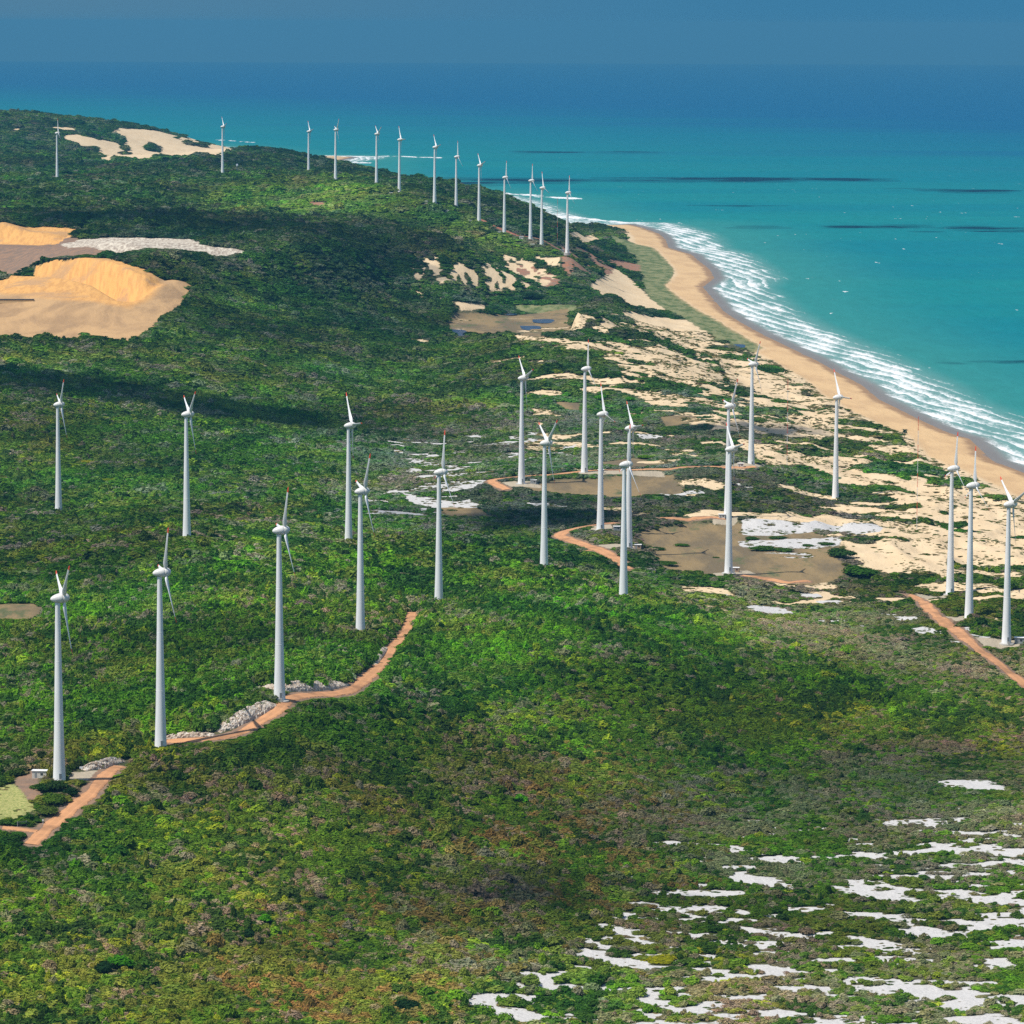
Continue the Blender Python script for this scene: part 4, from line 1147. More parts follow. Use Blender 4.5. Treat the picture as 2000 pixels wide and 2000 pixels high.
def build_scrub(name, y0, y1, step, seed, rad, hsc, kinds=PROTO):
    P = scatter(y0, y1, step, seed)
    g = np.random.default_rng(seed + 1)
    x, y = P[:, 0], P[:, 1]
    show = sample(SHOW, x, y)
    cd = sample(CD, x, y)
    keep = (show < 0.42 + 0.16 * (g.random(x.size) - 0.5)) & (cd > 50)
    # sparse tufts stay on red soil and scars
    keep &= g.random(x.size) > 0.45 * sample(SCAR, x, y)
    keep &= ~cleared(x, y)
    x, y = x[keep], y[keep]
    n_ = x.size
    low, plainm, crest, rsl, brown = (sample(F, x, y) for F in (LOWR, PLAINM, CREST, RSLOPE, BROWN))
    farg = sample(FARGREEN, x, y)
    cdk = sample(CD, x, y)
    big = fbm(x / 55, y / 90, seed + 5, 3)
    r = rad * np.exp(g.normal(0, 0.44, n_)) * (0.75 + 0.6 * big)
    giant = g.random(n_) < 0.15
    r = np.where(giant, r * 1.45, r)
    r *= 1 + 0.35 * crest - 0.25 * low - 0.2 * plainm - 0.15 * rsl
    h = hsc * (0.7 + 0.8 * big) * (1 + 0.75 * crest - 0.42 * low - 0.35 * plainm - 0.2 * rsl - 0.2 * brown) * np.exp(g.normal(0, 0.24, n_)) * np.where(giant, 1.4, 1.0)
    tall = sample(TALL, x, y)
    h *= 1 + 0.9 * tall
    r *= 1 + 0.15 * tall
    h *= 1 - 0.4 * sstep(420, 120, cdk)
    # verges: shrubs stay low in front of open ground and tracks
    clear = np.full(n_, 1e3)
    for dlt in (4, 7, 10, 14, 18, 23, 28, 34):
        s_ = sample(SHOWV, x * (1 + dlt / y), y + dlt) > 0.6
        clear = np.minimum(clear, np.where(s_, dlt, 1e3))
    lim_h = 0.55 + clear * (ZC - 25) / y * 0.9
    h = np.minimum(h, lim_h)
    r = np.minimum(np.minimum(r, rad * 2.0), np.maximum(0.9, h * 2.2))
    h = np.minimum(h, hsc * 2.6)
    wts = np.tile(W_BASE, (n_, 1))
    fara = sstep(3300, 4600, y)
    for f, W in ((fara, W_FAR), (farg, W_FARG), (plainm, W_PLAIN), (rsl, W_SLOPE), (crest, W_CREST), (low, W_LOW), (brown, W_BROWN)):
        f = f[:, None]
        wts = wts * (1 - f) + W[None] * f
    # stands: nearby shrubs tend to the same kind
    cl = np.stack([fbm(x / 26 + 31 * k, y / 40 - 17 * k, seed + 60 + k, 2) for k in range(len(PK))], 1)
    wts = wts * np.exp((cl - 0.5) * 8)
    cum = np.cumsum(wts / wts.sum(1, keepdims=True), 1)
    ci = (g.random(n_)[:, None] > cum).sum(1).clip(0, len(PK) - 1)
    col = PC[ci]
    # distant stands read as one canopy: pull each shrub towards the mean of its stand
    mean = (wts / wts.sum(1, keepdims=True)) @ PC
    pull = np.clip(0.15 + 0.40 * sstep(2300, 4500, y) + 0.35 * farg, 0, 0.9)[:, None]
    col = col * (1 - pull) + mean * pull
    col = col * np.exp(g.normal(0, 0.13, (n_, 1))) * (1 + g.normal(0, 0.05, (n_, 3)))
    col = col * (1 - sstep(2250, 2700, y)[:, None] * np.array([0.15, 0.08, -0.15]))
    tone = fbm(x / 130, y / 170, 501, 4)
    warm = fbm(x / 90, y / 130, 521, 3)
    col = col * (0.66 + 0.72 * sstep(0.25, 0.75, tone))[:, None] * (1 + (warm[:, None] - 0.5) * np.array([0.9, 0.1, 0.2]))
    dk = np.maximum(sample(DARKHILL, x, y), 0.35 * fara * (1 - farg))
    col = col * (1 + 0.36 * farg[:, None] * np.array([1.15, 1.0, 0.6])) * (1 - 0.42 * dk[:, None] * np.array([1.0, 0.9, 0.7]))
    kind = g.choice(8, n_, p=[.16, .16, .16, .1, .12, .16, .04, .1])
    kind = np.where(np.isin(ci, [PK.index("grey"), PK.index("lilac")]) & (g.random(n_) < 0.6), 6, kind)
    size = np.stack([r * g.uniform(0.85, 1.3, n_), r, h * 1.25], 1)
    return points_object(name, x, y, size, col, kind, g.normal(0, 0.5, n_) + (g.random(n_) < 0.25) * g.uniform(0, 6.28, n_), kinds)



build_scrub("ridge_scrub", 1200, 2330, 2.35, 100, 2.35, 2.7, NEARP)
build_scrub("plain_scrub", 2330, 3500, 3.2, 200, 3.1, 2.7)
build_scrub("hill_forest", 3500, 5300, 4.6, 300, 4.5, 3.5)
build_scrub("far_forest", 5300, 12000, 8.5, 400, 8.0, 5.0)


def build_tufts(name, y0, y1, step, seed):
    """sparse low creepers and grass thinning out over the open sand"""
    P = scatter(y0, y1, step, seed)
    g = np.random.default_rng(seed)
    x, y = P[:, 0], P[:, 1]
    open_ = np.maximum(np.maximum(sample(TAN, x, y), sample(WHITE, x, y)), sample(FIELD, x, y))
    edge = 1 - np.abs(sample(SHOW, x, y) - 0.6) * 2.2
    cl = fbm(x / 14 + y / 90, y / 22, seed + 3, 4)
    pr = sstep(0.52, 0.66, cl) * 0.55 + np.clip(edge, 0, 1) * 0.35
    ok = (open_ > 0.3) & (sample(CD, x, y) > 58) & (sample(ROADM, x, y) < 0.3) & (sample(GRAVEL, x, y) < 0.3) & (g.random(x.size) < pr)
    x, y = x[ok], y[ok]
    n_ = x.size
    r = 0.75 * np.exp(g.normal(0, 0.4, n_)) * np.interp(y, [1400, 4000], [0.9, 1.7])
    pal = np.array([(0.10, 0.14, 0.03), (0.17, 0.16, 0.07), (0.24, 0.20, 0.11), (0.06, 0.11, 0.02)])
    ci = g.choice(4, n_, p=[.3, .3, .2, .2])
    col = pal[ci] * np.exp(g.normal(0, 0.15, (n_, 1)))
    return points_object(name, x, y, np.stack([r * g.uniform(1, 2.0, n_), r, r * 0.5], 1), col, g.choice(8, n_), g.normal(0, .3, n_), PROTO)


build_tufts("dune_tufts", 1250, 4600, 2.4, 700)

# ------------------------------------------------------------ thing helpers --
def tag(o, label, cat, group=None):
    o["label"] = label
    o["category"] = cat
    if group:
        o["group"] = group
    return o


def empty(name, x, y, z, rz=0.0):
    o = bpy.data.objects.new(name, None)
    o.empty_display_size = 1.0
    COL.objects.link(o)
    o.location = (x, y, z - drop(y))
    o.rotation_euler = (0, 0, rz)
    return o


def copy_tree(o, parent=None):
    c = o.copy()
    COL.objects.link(c)
    c.parent = parent
    for ch in list(o.children):
        copy_tree(ch, c)
    return c


def from_bm(name, bmx, mat, parent=None, smooth=True, sharp=40):
    me = bpy.data.meshes.new(name)
    bmesh.ops.recalc_face_normals(bmx, faces=bmx.faces)
    bmx.to_mesh(me)
    bmx.free()
    if smooth:
        me.polygons.foreach_set("use_smooth", [True] * len(me.polygons))
        me.set_sharp_from_angle(angle=math.radians(sharp))
    return link_mesh(name, me, mat, parent)


def rings(bmx, prof, axis="Z", seg=28, close=True):
    """lathe: prof = [(pos, radius)]"""
    prev = None
    first = None
    for p, r in prof:
        ring = []
        for k in range(seg):
            a = 2 * math.pi * k / seg
            if axis == "Z":
                ring.append(bmx.verts.new((r * math.cos(a), r * math.sin(a), p)))
            else:
                ring.append(bmx.verts.new((p, r * math.cos(a), r * math.sin(a))))
        if prev:
            for k in range(seg):
                bmx.faces.new((prev[k], prev[(k + 1) % seg], ring[(k + 1) % seg], ring[k]))
        else:
            first = ring
        prev = ring
    if close:
        bmx.faces.new(first)
        bmx.faces.new(prev)


def box(bmx, x0, x1, y0, y1, z0, z1, bev=0.0):
    r = bmesh.ops.create_cube(bmx, size=1.0)
    for v in r["verts"]:
        v.co = Vector((x0 + (v.co.x + .5) * (x1 - x0), y0 + (v.co.y + .5) * (y1 - y0), z0 + (v.co.z + .5) * (z1 - z0)))
    if bev:
        e = list({e for v in r["verts"] for e in v.link_edges})
        bmesh.ops.bevel(bmx, geom=e, offset=bev, segments=1, affect="EDGES")


def bar(bmx, a, b, r0, r1=None, seg=6):
    a, b = Vector(a), Vector(b)
    r1 = r0 if r1 is None else r1
    d = (b - a).normalized()
    t = d.cross(Vector((0.31, 0.22, 0.9))).normalized()
    s_ = d.cross(t)
    R = []
    for p, r in ((a, r0), (b, r1)):
        R.append([bmx.verts.new(p + (t * math.cos(2 * math.pi * k / seg) + s_ * math.sin(2 * math.pi * k / seg)) * r) for k in range(seg)])
    for k in range(seg):
        bmx.faces.new((R[0][k], R[0][(k + 1) % seg], R[1][(k + 1) % seg], R[1][k]))
    bmx.faces.new(R[0]); bmx.faces.new(R[1])


# ----------------------------------------------------------------- turbine --
def tower_mat():
    m, nt, b = newmat("turbine_white")
    tc = obj_coord(nt)
    f = noise_tex(nt, obj_coord(nt, (0.5, 0.5, 0.06)), 1.0, 5, 0.6)
    c = mixc(nt, maprange(nt, f, 0.4, 0.7), (0.80, 0.80, 0.78), (0.72, 0.72, 0.70))
    nt.links.new(c, b.inputs["Base Color"])
    b.inputs["Roughness"].default_value = 0.45
    b.inputs["Specular IOR Level"].default_value = 0.35
    return m


M_TOWER = tower_mat()
M_NAC = plain("nacelle_white", (0.72, 0.70, 0.65), 0.4, 0.35, 0.06, 0.8)
M_BLADE = plain("blade_white", (0.74, 0.74, 0.73), 0.4, 0.35, 0.04, 0.5)
M_RED = plain("signal_red", (0.70, 0.085, 0.04), 0.45, 0.3, 0.1, 1.0)
M_DOOR = plain("door_grey", (0.25, 0.27, 0.27), 0.5)
M_CONC = plain("concrete", (0.42, 0.40, 0.36), 0.9, 0.1, 0.15, 1.5)
M_DARK = plain("dark_metal", (0.05, 0.05, 0.05), 0.6)
HUB_H, ROTX, TILT = 76.0, 2.7, math.radians(4.6)
YAW = math.radians(15)


def blade_bm(tip, bmx):
    """blade along +Z, thickness profile in X (wind) and chord in Y; tip=True makes only the red end"""
    st_ = [(0.9, .85, .85), (1.7, .80, .80), (2.6, 1.25, .62), (3.8, 1.75, .46), (5.5, 1.62, .36), (8, 1.35, .28), (11, 1.12, .21), (14.5, .92, .15), (17.5, .86, .115), (19.3, .78, .10), (20.6, .72, .09), (21.6, .58, .07), (22.0, .24, .04)]
    cut = 19.3
    st_ = [s_ for s_ in st_ if (s_[0] >= cut if tip else s_[0] <= cut)]
    prev = None
    for r, ch, th in st_:
        ch, th = ch * 1.22, th * 1.2
        tw = math.radians(np.interp(r, [1, 4, 10, 22], [52, 46, 30, 20]))
        off = np.interp(r, [0, 5, 22], [0, 0.0, 0.75]) * (r / 22)
        ring = []
        for k in range(12):
            a = 2 * math.pi * k / 12
            cy = math.cos(a) * ch * 0.5 + (0.12 * ch if r > 2 else 0)
            tx = math.sin(a) * th * 0.5 * (1 if r < 2 else (1.15 + 0.5 * math.cos(a)))
            ring.append(bmx.verts.new((off + tx * math.cos(tw) - cy * math.sin(tw), tx * math.sin(tw) + cy * math.cos(tw), r)))
        if prev:
            for k in range(12):
                bmx.faces.new((prev[k], prev[(k + 1) % 12], ring[(k + 1) % 12], ring[k]))
        else:
            bmx.faces.new(ring)
        prev = ring
    bmx.faces.new(prev)


def make_turbine():
    t = empty("wind_turbine", 0, 0, 0)
    bmx = bmesh.new()
    prof = [(-3, 2.95), (0, 2.72), (0.25, 2.66), (6, 2.42), (14, 2.16), (25.0, 1.90), (25.05, 1.93), (25.2, 1.93), (25.25, 1.89), (38, 1.63), (50.0, 1.40), (50.05, 1.43), (50.2, 1.43), (50.25, 1.395), (62, 1.19), (72.5, 1.02), (73.2, 1.08), (74.2, 1.12)]
    rings(bmx, prof, seg=32)
    tw = from_bm("tower", bmx, M_TOWER, t, sharp=14)
    bmx = bmesh.new(); rings(bmx, [(-3, 4.4), (0.05, 4.3), (0.35, 3.6)], seg=28)
    from_bm("foundation", bmx, M_CONC, t)
    bmx = bmesh.new(); box(bmx, -0.5, 0.5, -2.70, -2.42, 1.6, 3.9, 0.05)
    d = from_bm("door", bmx, M_DOOR, t, smooth=False)
    bmx = bmesh.new()
    for k in range(5):
        box(bmx, -0.6, 0.6, -2.75 - 0.3 * (5 - k), -2.70 - 0.3 * (4 - k), 0.0, 0.3 * (k + 1))
    from_bm("steps", bmx, M_CONC, t, smooth=False)
    # egg shaped nacelle with a generator ring and nose
    bmx = bmesh.new()
    rings(bmx, [(-3.0, .12), (-2.85, .5), (-2.4, .95), (-1.6, 1.42), (-0.6, 1.78), (0.4, 2.0), (1.2, 2.08), (1.75, 2.05), (1.95, 1.95), (2.0, 1.72)], axis="X", seg=32)
    na_ = from_bm("nacelle", bmx, M_NAC, t)
    na_.location = (0, 0, HUB_H); na_.rotation_euler = (0, -TILT, 0)
    bmx = bmesh.new(); bar(bmx, (-1.6, 0.3, 1.35), (-1.6, 0.3, 2.9), .05); bar(bmx, (-1.6, -0.05, 2.7), (-1.6, 0.65, 2.7), .04)
    box(bmx, -1.72, -1.48, 0.55, 0.75, 2.7, 3.0)
    from_bm("wind_vane", bmx, M_DARK, na_, smooth=False)
    bmx = bmesh.new()
    rings(bmx, [(2.05, 1.72), (2.1, 2.0), (2.3, 2.1), (2.9, 2.06), (3.6, 1.84), (4.2, 1.45), (4.7, .92), (4.95, .45), (5.0, .1)], axis="X", seg=32)
    hub = from_bm("hub", bmx, M_NAC, t)
    hub.location = (0, 0, HUB_H); hub.rotation_euler = (0, -TILT, 0)
    for k in range(3):
        bmx = bmesh.new(); blade_bm(False, bmx)
        bl = from_bm("blade", bmx, M_BLADE, t)
        bmx = bmesh.new(); blade_bm(True, bmx)
        tp_ = from_bm("blade_tip", bmx, M_RED, bl)
    return t


def pose(t, phase, rs):
    k = 0
    for ch in t.children:
        if ch.name.startswith("blade"):
            a = math.radians(phase + 120 * k)
            # blade turned about the rotor axis: positive phase swings towards -Y
            M = Matrix.Translation((0, 0, HUB_H)) @ Matrix.Rotation(-TILT, 4, "Y") @ Matrix.Translation((ROTX, 0, 0)) @ Matrix.Rotation(a, 4, "X") @ Matrix.Scale(rs, 4)
            ch.matrix_basis = M
            k += 1


T0 = make_turbine()
for i, ((bx, by, hx, hy, ph, rs, lab), (x, y, z)) in enumerate(zip(TURB, TPOS)):
    t = T0 if i == 0 else copy_tree(T0)
    t.location = (x, y, z - drop(y))
    t.rotation_euler = (0, 0, YAW)
    pose(t, ph, rs)
    tag(t, lab, "wind turbine", "wind turbines along the coast")

# ----------------------------------------------------------------- kiosks ---
M_WALL = plain("painted_wall", (0.62, 0.58, 0.50), 0.85, 0.1, 0.1, 1.2)
M_BRICK = plain("brick_wall", (0.36, 0.25, 0.17), 0.9, 0.1, 0.15, 3.0)
M_ROOF = plain("white_roof", (0.78, 0.76, 0.72), 0.7, 0.2, 0.06, 1.0)
M_GREYW = plain("grey_wall", (0.30, 0.31, 0.30), 0.8, 0.1, 0.1, 1.0)


def make_kiosk(w, d, h, wall):
    t = empty("kiosk", 0, 0, 0)
    bmx = bmesh.new(); box(bmx, -w / 2, w / 2, -d / 2, d / 2, -1.0, h, 0.03)
    from_bm("wall", bmx, wall, t, smooth=False)
    bmx = bmesh.new(); box(bmx, -w / 2 - .3, w / 2 + .3, -d / 2 - .3, d / 2 + .3, h + 0.003, h + .25, 0.04)
    from_bm("roof", bmx, M_ROOF, t, smooth=False)
    bmx = bmesh.new(); box(bmx, -w * .32, -w * .32 + .95, -d / 2 - .05, -d / 2 + .02, 0, 2.05, 0.01)
    dd = from_bm("door", bmx, M_DOOR, t, smooth=False)
    bmx = bmesh.new(); bar(bmx, (-w * .32 + .82, -d / 2 - .05, 1.0), (-w * .32 + .82, -d / 2 - .12, 1.0), .03)
    from_bm("handle", bmx, M_DARK, dd, smooth=False)
    bmx = bmesh.new()
    for k in range(6):
        box(bmx, w * .08, w * .08 + 1.1, -d / 2 - .05, -d / 2 + .02, 1.0 + k * .16, 1.1 + k * .16)
    from_bm("vent", bmx, M_DARK, t, smooth=False)
    return t


KP = {"white": make_kiosk(4.2, 3.0, 2.5, M_WALL), "grey": make_kiosk(4.2, 3.0, 2.5, M_GREYW), "brick": make_kiosk(4.2, 3.2, 2.5, M_BRICK), "long": make_kiosk(6.0, 3.0, 2.7, M_WALL)}
used = set()
for kind, px, py, sc_, lab in KIOSKS:
    t = KP[kind] if kind not in used else copy_tree(KP[kind])
    used.add(kind)
    x, y = cast(px, py)
    t.location = (x, y, ground(x, y) + 0.1 - drop(y))
    t.rotation_euler = (0, 0, math.radians(random.uniform(-12, 12)))
    t.scale = (sc_, sc_, sc_)
    tag(t, lab, "kiosk", "transformer kiosks by the turbines")

# ------------------------------------------------------------------- masts --
M_WHITE = plain("mast_white", (0.72, 0.72, 0.70), 0.5)


def make_mast(h, w):
    t = empty("lattice_mast", 0, 0, 0)
    nsec = 8
    for k in range(nsec):
        bmx = bmesh.new()
        z0, z1 = h * k / nsec, h * (k + 1) / nsec
        c = [Vector((w * math.cos(a), w * math.sin(a), 0)) for a in (0.3, 0.3 + 2.094, 0.3 + 4.189)]
        for p in c:
            bar(bmx, p + Vector((0, 0, z0)), p + Vector((0, 0, z1)), .04, seg=5)
        m_ = 4
        for j in range(m_):
            a0, a1 = z0 + (z1 - z0) * j / m_, z0 + (z1 - z0) * (j + 1) / m_
            for q in range(3):
                bar(bmx, c[q] + Vector((0, 0, a0)), c[(q + 1) % 3] + Vector((0, 0, a1)), .03, seg=4)
        from_bm("mast_section", bmx, M_RED if k % 2 else M_WHITE, t, smooth=False)
    bmx = bmesh.new()
    for a in (0.3, 2.394, 4.489):
        for zz in (0.45, 0.9):
            bar(bmx, (w * math.cos(a), w * math.sin(a), h * zz), (h * .35 * math.cos(a), h * .35 * math.sin(a), -1), .012, seg=3)
    from_bm("guy_wire", bmx, M_DARK, t, smooth=False)
    return t


for px, pt, pb, lab in [(1537, 740, 912, "red and white lattice mast in scrub left of the lone turbine nearest the beach"),
                        (1790.5, 812, 1035, "red and white lattice mast on pale dunes left of the three right hand turbines"),
                        (1088.5, 388, 478, "faint thin lattice mast just left of the lowest turbine of the far row")]:
    x, y = cast(px, pb)
    h = (pb - pt) * math.hypot(x, y) / FPX
    t = make_mast(h, 0.24)
    t.location = (x, y, ground(x, y) - drop(y))
    tag(t, lab, "mast", "lattice masts")
x, y = cast(463, 342)
t = empty("relay_tower", x, y, ground(x, y))
bmx = bmesh.new()
for a in range(4):
    c0, c1 = math.cos(a * 1.571 + .4), math.sin(a * 1.571 + .4)
    bar(bmx, (2.2 * c0, 2.2 * c1, 0), (0.6 * c0, 0.6 * c1, 14), .14)
    for k in range(4):
        r0, r1 = 2.2 - .4 * k, 1.8 - .4 * k
        d0, d1 = math.cos((a + 1) * 1.571 + .4), math.sin((a + 1) * 1.571 + .4)
        bar(bmx, (r0 * c0, r0 * c1, 3.5 * k), (r1 * d0, r1 * d1, 3.5 * k + 3.5), .08)
from_bm("frame", bmx, M_GREYW, t, smooth=False)
bmx = bmesh.new(); rings(bmx, [(13.8, 1.2), (14.2, 1.9), (16.4, 1.9), (17.6, 1.1), (18.0, .3)], seg=14)
from_bm("tank", bmx, M_WHITE, t)
tag(t, "small pale tower with a white top in the trees below the dark wooded hilltop", "tower")

# -------------------------------------------------------------- rock banks --
def rubble_mat():
    m, nt, b = newmat("white_rubble")
    P = obj_coord(nt)
    vo = N(nt, "ShaderNodeTexVoronoi", i={"Scale": 1.5})
    nt.links.new(P, vo.inputs["Vector"])
    bw = nt.nodes.new("ShaderNodeSeparateColor"); nt.links.new(vo.outputs["Color"], bw.inputs[0])
    c = mixc(nt, bw.outputs[0], (0.66, 0.60, 0.51), (0.34, 0.24, 0.155))
    nt.links.new(c, b.inputs["Base Color"])
    return m


M_RUB = rubble_mat()


def rock_bank(px_line, height, lean, label, seed):
    L = smooth_line(castp(px_line), 0.8)
    g = np.random.default_rng(seed)
    T = np.gradient(L, axis=0)
    T /= np.hypot(T[:, 0], T[:, 1])[:, None]
    Nn = np.stack([-T[:, 1], T[:, 0]], 1)
    Nn *= np.where(Nn[:, 1:2] < 0, -1, 1)
    K = 12
    V = np.linspace(0, 1, K)
    env = np.sin(np.linspace(0, math.pi, len(L))) ** 0.4
    hh = height * env * (0.8 + 0.4 * fbm(L[:, 0] / 6, L[:, 1] / 6, seed, 3))
    X = L[:, 0, None] + Nn[:, 0, None] * V[None] * lean
    Y = L[:, 1, None] + Nn[:, 1, None] * V[None] * lean
    zz = sample(Z, L[:, 0], L[:, 1])[:, None] - 0.4 + hh[:, None] * np.sqrt(V)[None]
    j = (fbm(X / 1.2, (Y + zz) / 1.2, seed + 3, 2) - 0.5)
    Y = Y - j * 2.0
    zz = zz + j * 0.8
    # close it behind
    Xb, Yb = X[:, -1:] + Nn[:, 0, None] * 5, Y[:, -1:] + Nn[:, 1, None] * 5
    X, Y = np.concatenate([X, Xb], 1), np.concatenate([Y, Yb], 1)
    zz = np.concatenate([zz, sample(Z, Xb, Yb) - 1.0], 1)
    me = grid_mesh("rock_bank", X, Y, zz - drop(Y))
    me.polygons.foreach_set("use_smooth", [False] * len(me.polygons))
    o = link_mesh("rock_bank", me, M_RUB)
    tag(o, label, "rock bank", "white rubble banks along the ridge track")
    return o


rock_bank([(505, 1342), (540, 1350), (575, 1352), (620, 1351), (660, 1347), (688, 1338)], 4.8, 4.5, "widest white rubble bank, behind the foot of the third ridge turbine", 3)
rock_bank([(430, 1434), (460, 1424), (490, 1410), (520, 1396), (548, 1378)], 5.0, 4.5, "slanting white rubble bank where the track climbs between two ridge turbines", 4)
rock_bank([(318, 1446), (350, 1443), (390, 1441), (425, 1438)], 2.5, 2.0, "low thin white rubble edge right of the second ridge turbine's foot", 5)
rock_bank([(165, 1507), (185, 1506), (210, 1502), (232, 1494), (250, 1487)], 4.0, 2.5, "short shaded rubble bank behind the gravel pad at lower left", 6)
rock_bank([(738, 1300), (752, 1282), (760, 1266)], 3.0, 2.0, "small brown rubble bank on the track bend beside dark trees", 8)

# small things by the near pad
x, y = cast(158.5, 1507)
t = empty("sign_board", x, y, ground(x, y))
bmx = bmesh.new(); bar(bmx, (-.5, 0, -.5), (-.5, 0, 1.6), .06); bar(bmx, (.5, 0, -.5), (.5, 0, 1.6), .06)
from_bm("post", bmx, M_DARK, t, smooth=False)
bmx = bmesh.new(); box(bmx, -.65, .65, -.10, -.06, 1.0, 1.9, .01)
from_bm("board", bmx, M_WHITE, t, smooth=False)
tag(t, "small blank white board on dark posts at the back edge of the gravel pad", "sign")
x, y = cast(43, 1614)
t = empty("field_gate", x, y, ground(x, y), 0.5)
bmx = bmesh.new(); bar(bmx, (-1.9, 0, -.5), (-1.9, 0, 2.2), .12); bar(bmx, (1.9, 0, -.5), (1.9, 0, 2.2), .12)
from_bm("post", bmx, M_GREYW, t, smooth=False)
bmx = bmesh.new()
for k in range(6):
    bar(bmx, (-1.8, 0, .4 + .3 * k), (1.8, 0, .4 + .3 * k), .04)
for k in range(5):
    bar(bmx, (-1.7 + .85 * k, 0, .4), (-1.7 + .85 * k, 0, 1.9), .035)
from_bm("gate_leaf", bmx, M_GREYW, t, smooth=False)
tag(t, "grey metal field gate by the pale yellow field at the left edge", "gate")
x, y = cast(84, 1612)
t = empty("marker_post", x, y, ground(x, y))
bmx = bmesh.new(); bar(bmx, (0, 0, -.5), (0, 0, 1.9), .09)
from_bm("post", bmx, M_WHITE, t, smooth=False)
bmx = bmesh.new(); box(bmx, -.35, .35, -.14, -.10, 1.3, 2.0, .01)
from_bm("plate", bmx, M_WHITE, t, smooth=False)
tag(t, "little white marker post beside the junction of tracks at lower left", "post")

# --------------------------------------------- shrubs one can point out ------
LEAFS = {}


def shrub(px, py, wpx, hratio, colour, label, kind="round", cat="shrub", bare=False):
    x, y = cast(px, py)
    m_per_px = math.hypot(x, y) / FPX
    R = wpx * 0.5 * m_per_px
    g = np.random.default_rng(int(px * 7 + py))
    t = empty("shrub" if cat == "shrub" else "tree", x, y, ground(x, y) - 0.1)
    big = R > 4.0
    me = crown_mesh("crown", g, nleaf=900 if big else 420, lobes=14 if big else 8, leaf=0.10 if big else 0.14, sweep=-0.25, sparse=bare, core=not bare)
    me.materials.clear()
    key = tuple(colour)
    if key not in LEAFS:
        LEAFS[key] = leaf_material("leaves_%s" % ("bare" if bare else "green"), colour=colour)
    c = link_mesh("crown", me, LEAFS[key], t)
    c.scale = (R, R, R * hratio / 0.6)
    c.location = (0, 0, R * hratio * 0.22)
    bmx = bmesh.new()
    hh = R * hratio
    bar(bmx, (0, 0, -.3), (0.03 * R, 0, hh * .35), .05 * R + .05, .03 * R + .04)
    for k in range(7 if not bare else 16):
        a = g.uniform(0, 6.28)
        q = g.uniform(.3, .75) * R
        bar(bmx, (0.03 * R, 0, hh * g.uniform(.15, .35)), (q * math.cos(a), q * math.sin(a), hh * g.uniform(.55, .95)), .02 * R + .02, .008 * R + .01, seg=5)
    from_bm("trunk", bmx, BARK, t)
    tag(t, label, cat)
    return t


for px, py, w, hr, c, lab, bare in SHRUBS:
    shrub(px, py, w, hr, c, lab, cat="tree" if " tree" in lab else "shrub", bare=bare)


# --------------------------------------------------------------- palm trees --
def palm(px, py, h, label, seed):
    x, y = cast(px, py)
    g = np.random.default_rng(seed)
    t = empty("palm_tree", x, y, ground(x, y) - .2)
    bmx = bmesh.new()
    p = Vector((0, 0, -.3)); dirn = Vector((g.uniform(-.1, .1), 0, 1))
    for k in range(7):
        q = p + dirn.normalized() * h / 7
        bar(bmx, p, q, .28 - .02 * k, .26 - .02 * k, seg=8)
        p = q; dirn.x += .02
    from_bm("trunk", bmx, BARK, t)
    bmx = bmesh.new()
    for k in range(26):
        a = g.uniform(0, 6.28); L = h * g.uniform(.34, .46); up = g.uniform(-.5, 1.0)
        pr = None
        for j in range(7):
            u_ = j / 6
            c = p + Vector((math.cos(a) * L * u_, math.sin(a) * L * u_, L * (up * u_ - 1.0 * u_ * u_)))
            w = L * .16 * math.sin(math.pi * min(1, .12 + u_ * .9))
            s_ = Vector((-math.sin(a), math.cos(a), 0)) * w
            ring = [bmx.verts.new(c - s_ - Vector((0, 0, w * .5))), bmx.verts.new(c), bmx.verts.new(c + s_ - Vector((0, 0, w * .5)))]
            if pr:
                bmx.faces.new((pr[0], pr[1], ring[1], ring[0])); bmx.faces.new((pr[1], pr[2], ring[2], ring[1]))
            pr = ring
    from_bm("crown", bmx, M_PALM, t, smooth=False)
    tag(t, label, "palm tree")


M_PALM = plain("palm_leaves", (0.035, 0.055, 0.02), 0.6, 0.3, 0.3, 0.5)
palm(1766, 857, 8.0, "shaggy palm standing by itself at the dune edge above the beach", 1)
palm(1152, 447, 8.5, "lower one of two tiny palms at the far beach bend", 2)
palm(1156, 446, 11, "taller one of two tiny palms at the far beach bend", 3)
palm(911, 381, 14, "tiny lone palm at the small hidden beach behind the far row", 4)

# conveyor shed of the quarry
x, y = cast(30, 592)
t = empty("shed", x, y, ground(x, y), 0.0)
bmx = bmesh.new(); box(bmx, -32, 18, -2.5, 2.5, -1, 2.2)
from_bm("wall", bmx, plain("tan_wall", (0.60, 0.43, 0.22), .9), t, smooth=False)
bmx = bmesh.new(); box(bmx, -32.4, 18.4, -2.9, 2.9, 2.203, 3.0, .1)
from_bm("roof", bmx, M_DARK, t, smooth=False)
tag(t, "long low shed with dark flat roof on the quarry floor at the left edge", "shed")

# ------------------------------------------------------------------- clouds --
SUN_EL, SUN_AZ = math.radians(58), math.atan2(-0.47, -0.88)
TO_SUN = Vector((math.cos(SUN_EL) * math.cos(SUN_AZ), math.cos(SUN_EL) * math.sin(SUN_AZ), math.sin(SUN_EL)))
mc, nt, b = newmat("cloud")
b.inputs["Base Color"].default_value = (0.85, 0.85, 0.86, 1)
b.inputs["Alpha"].default_value = 0.28
b.inputs["Roughness"].default_value = 1.0
ALT = 950.0
bmx = bmesh.new()


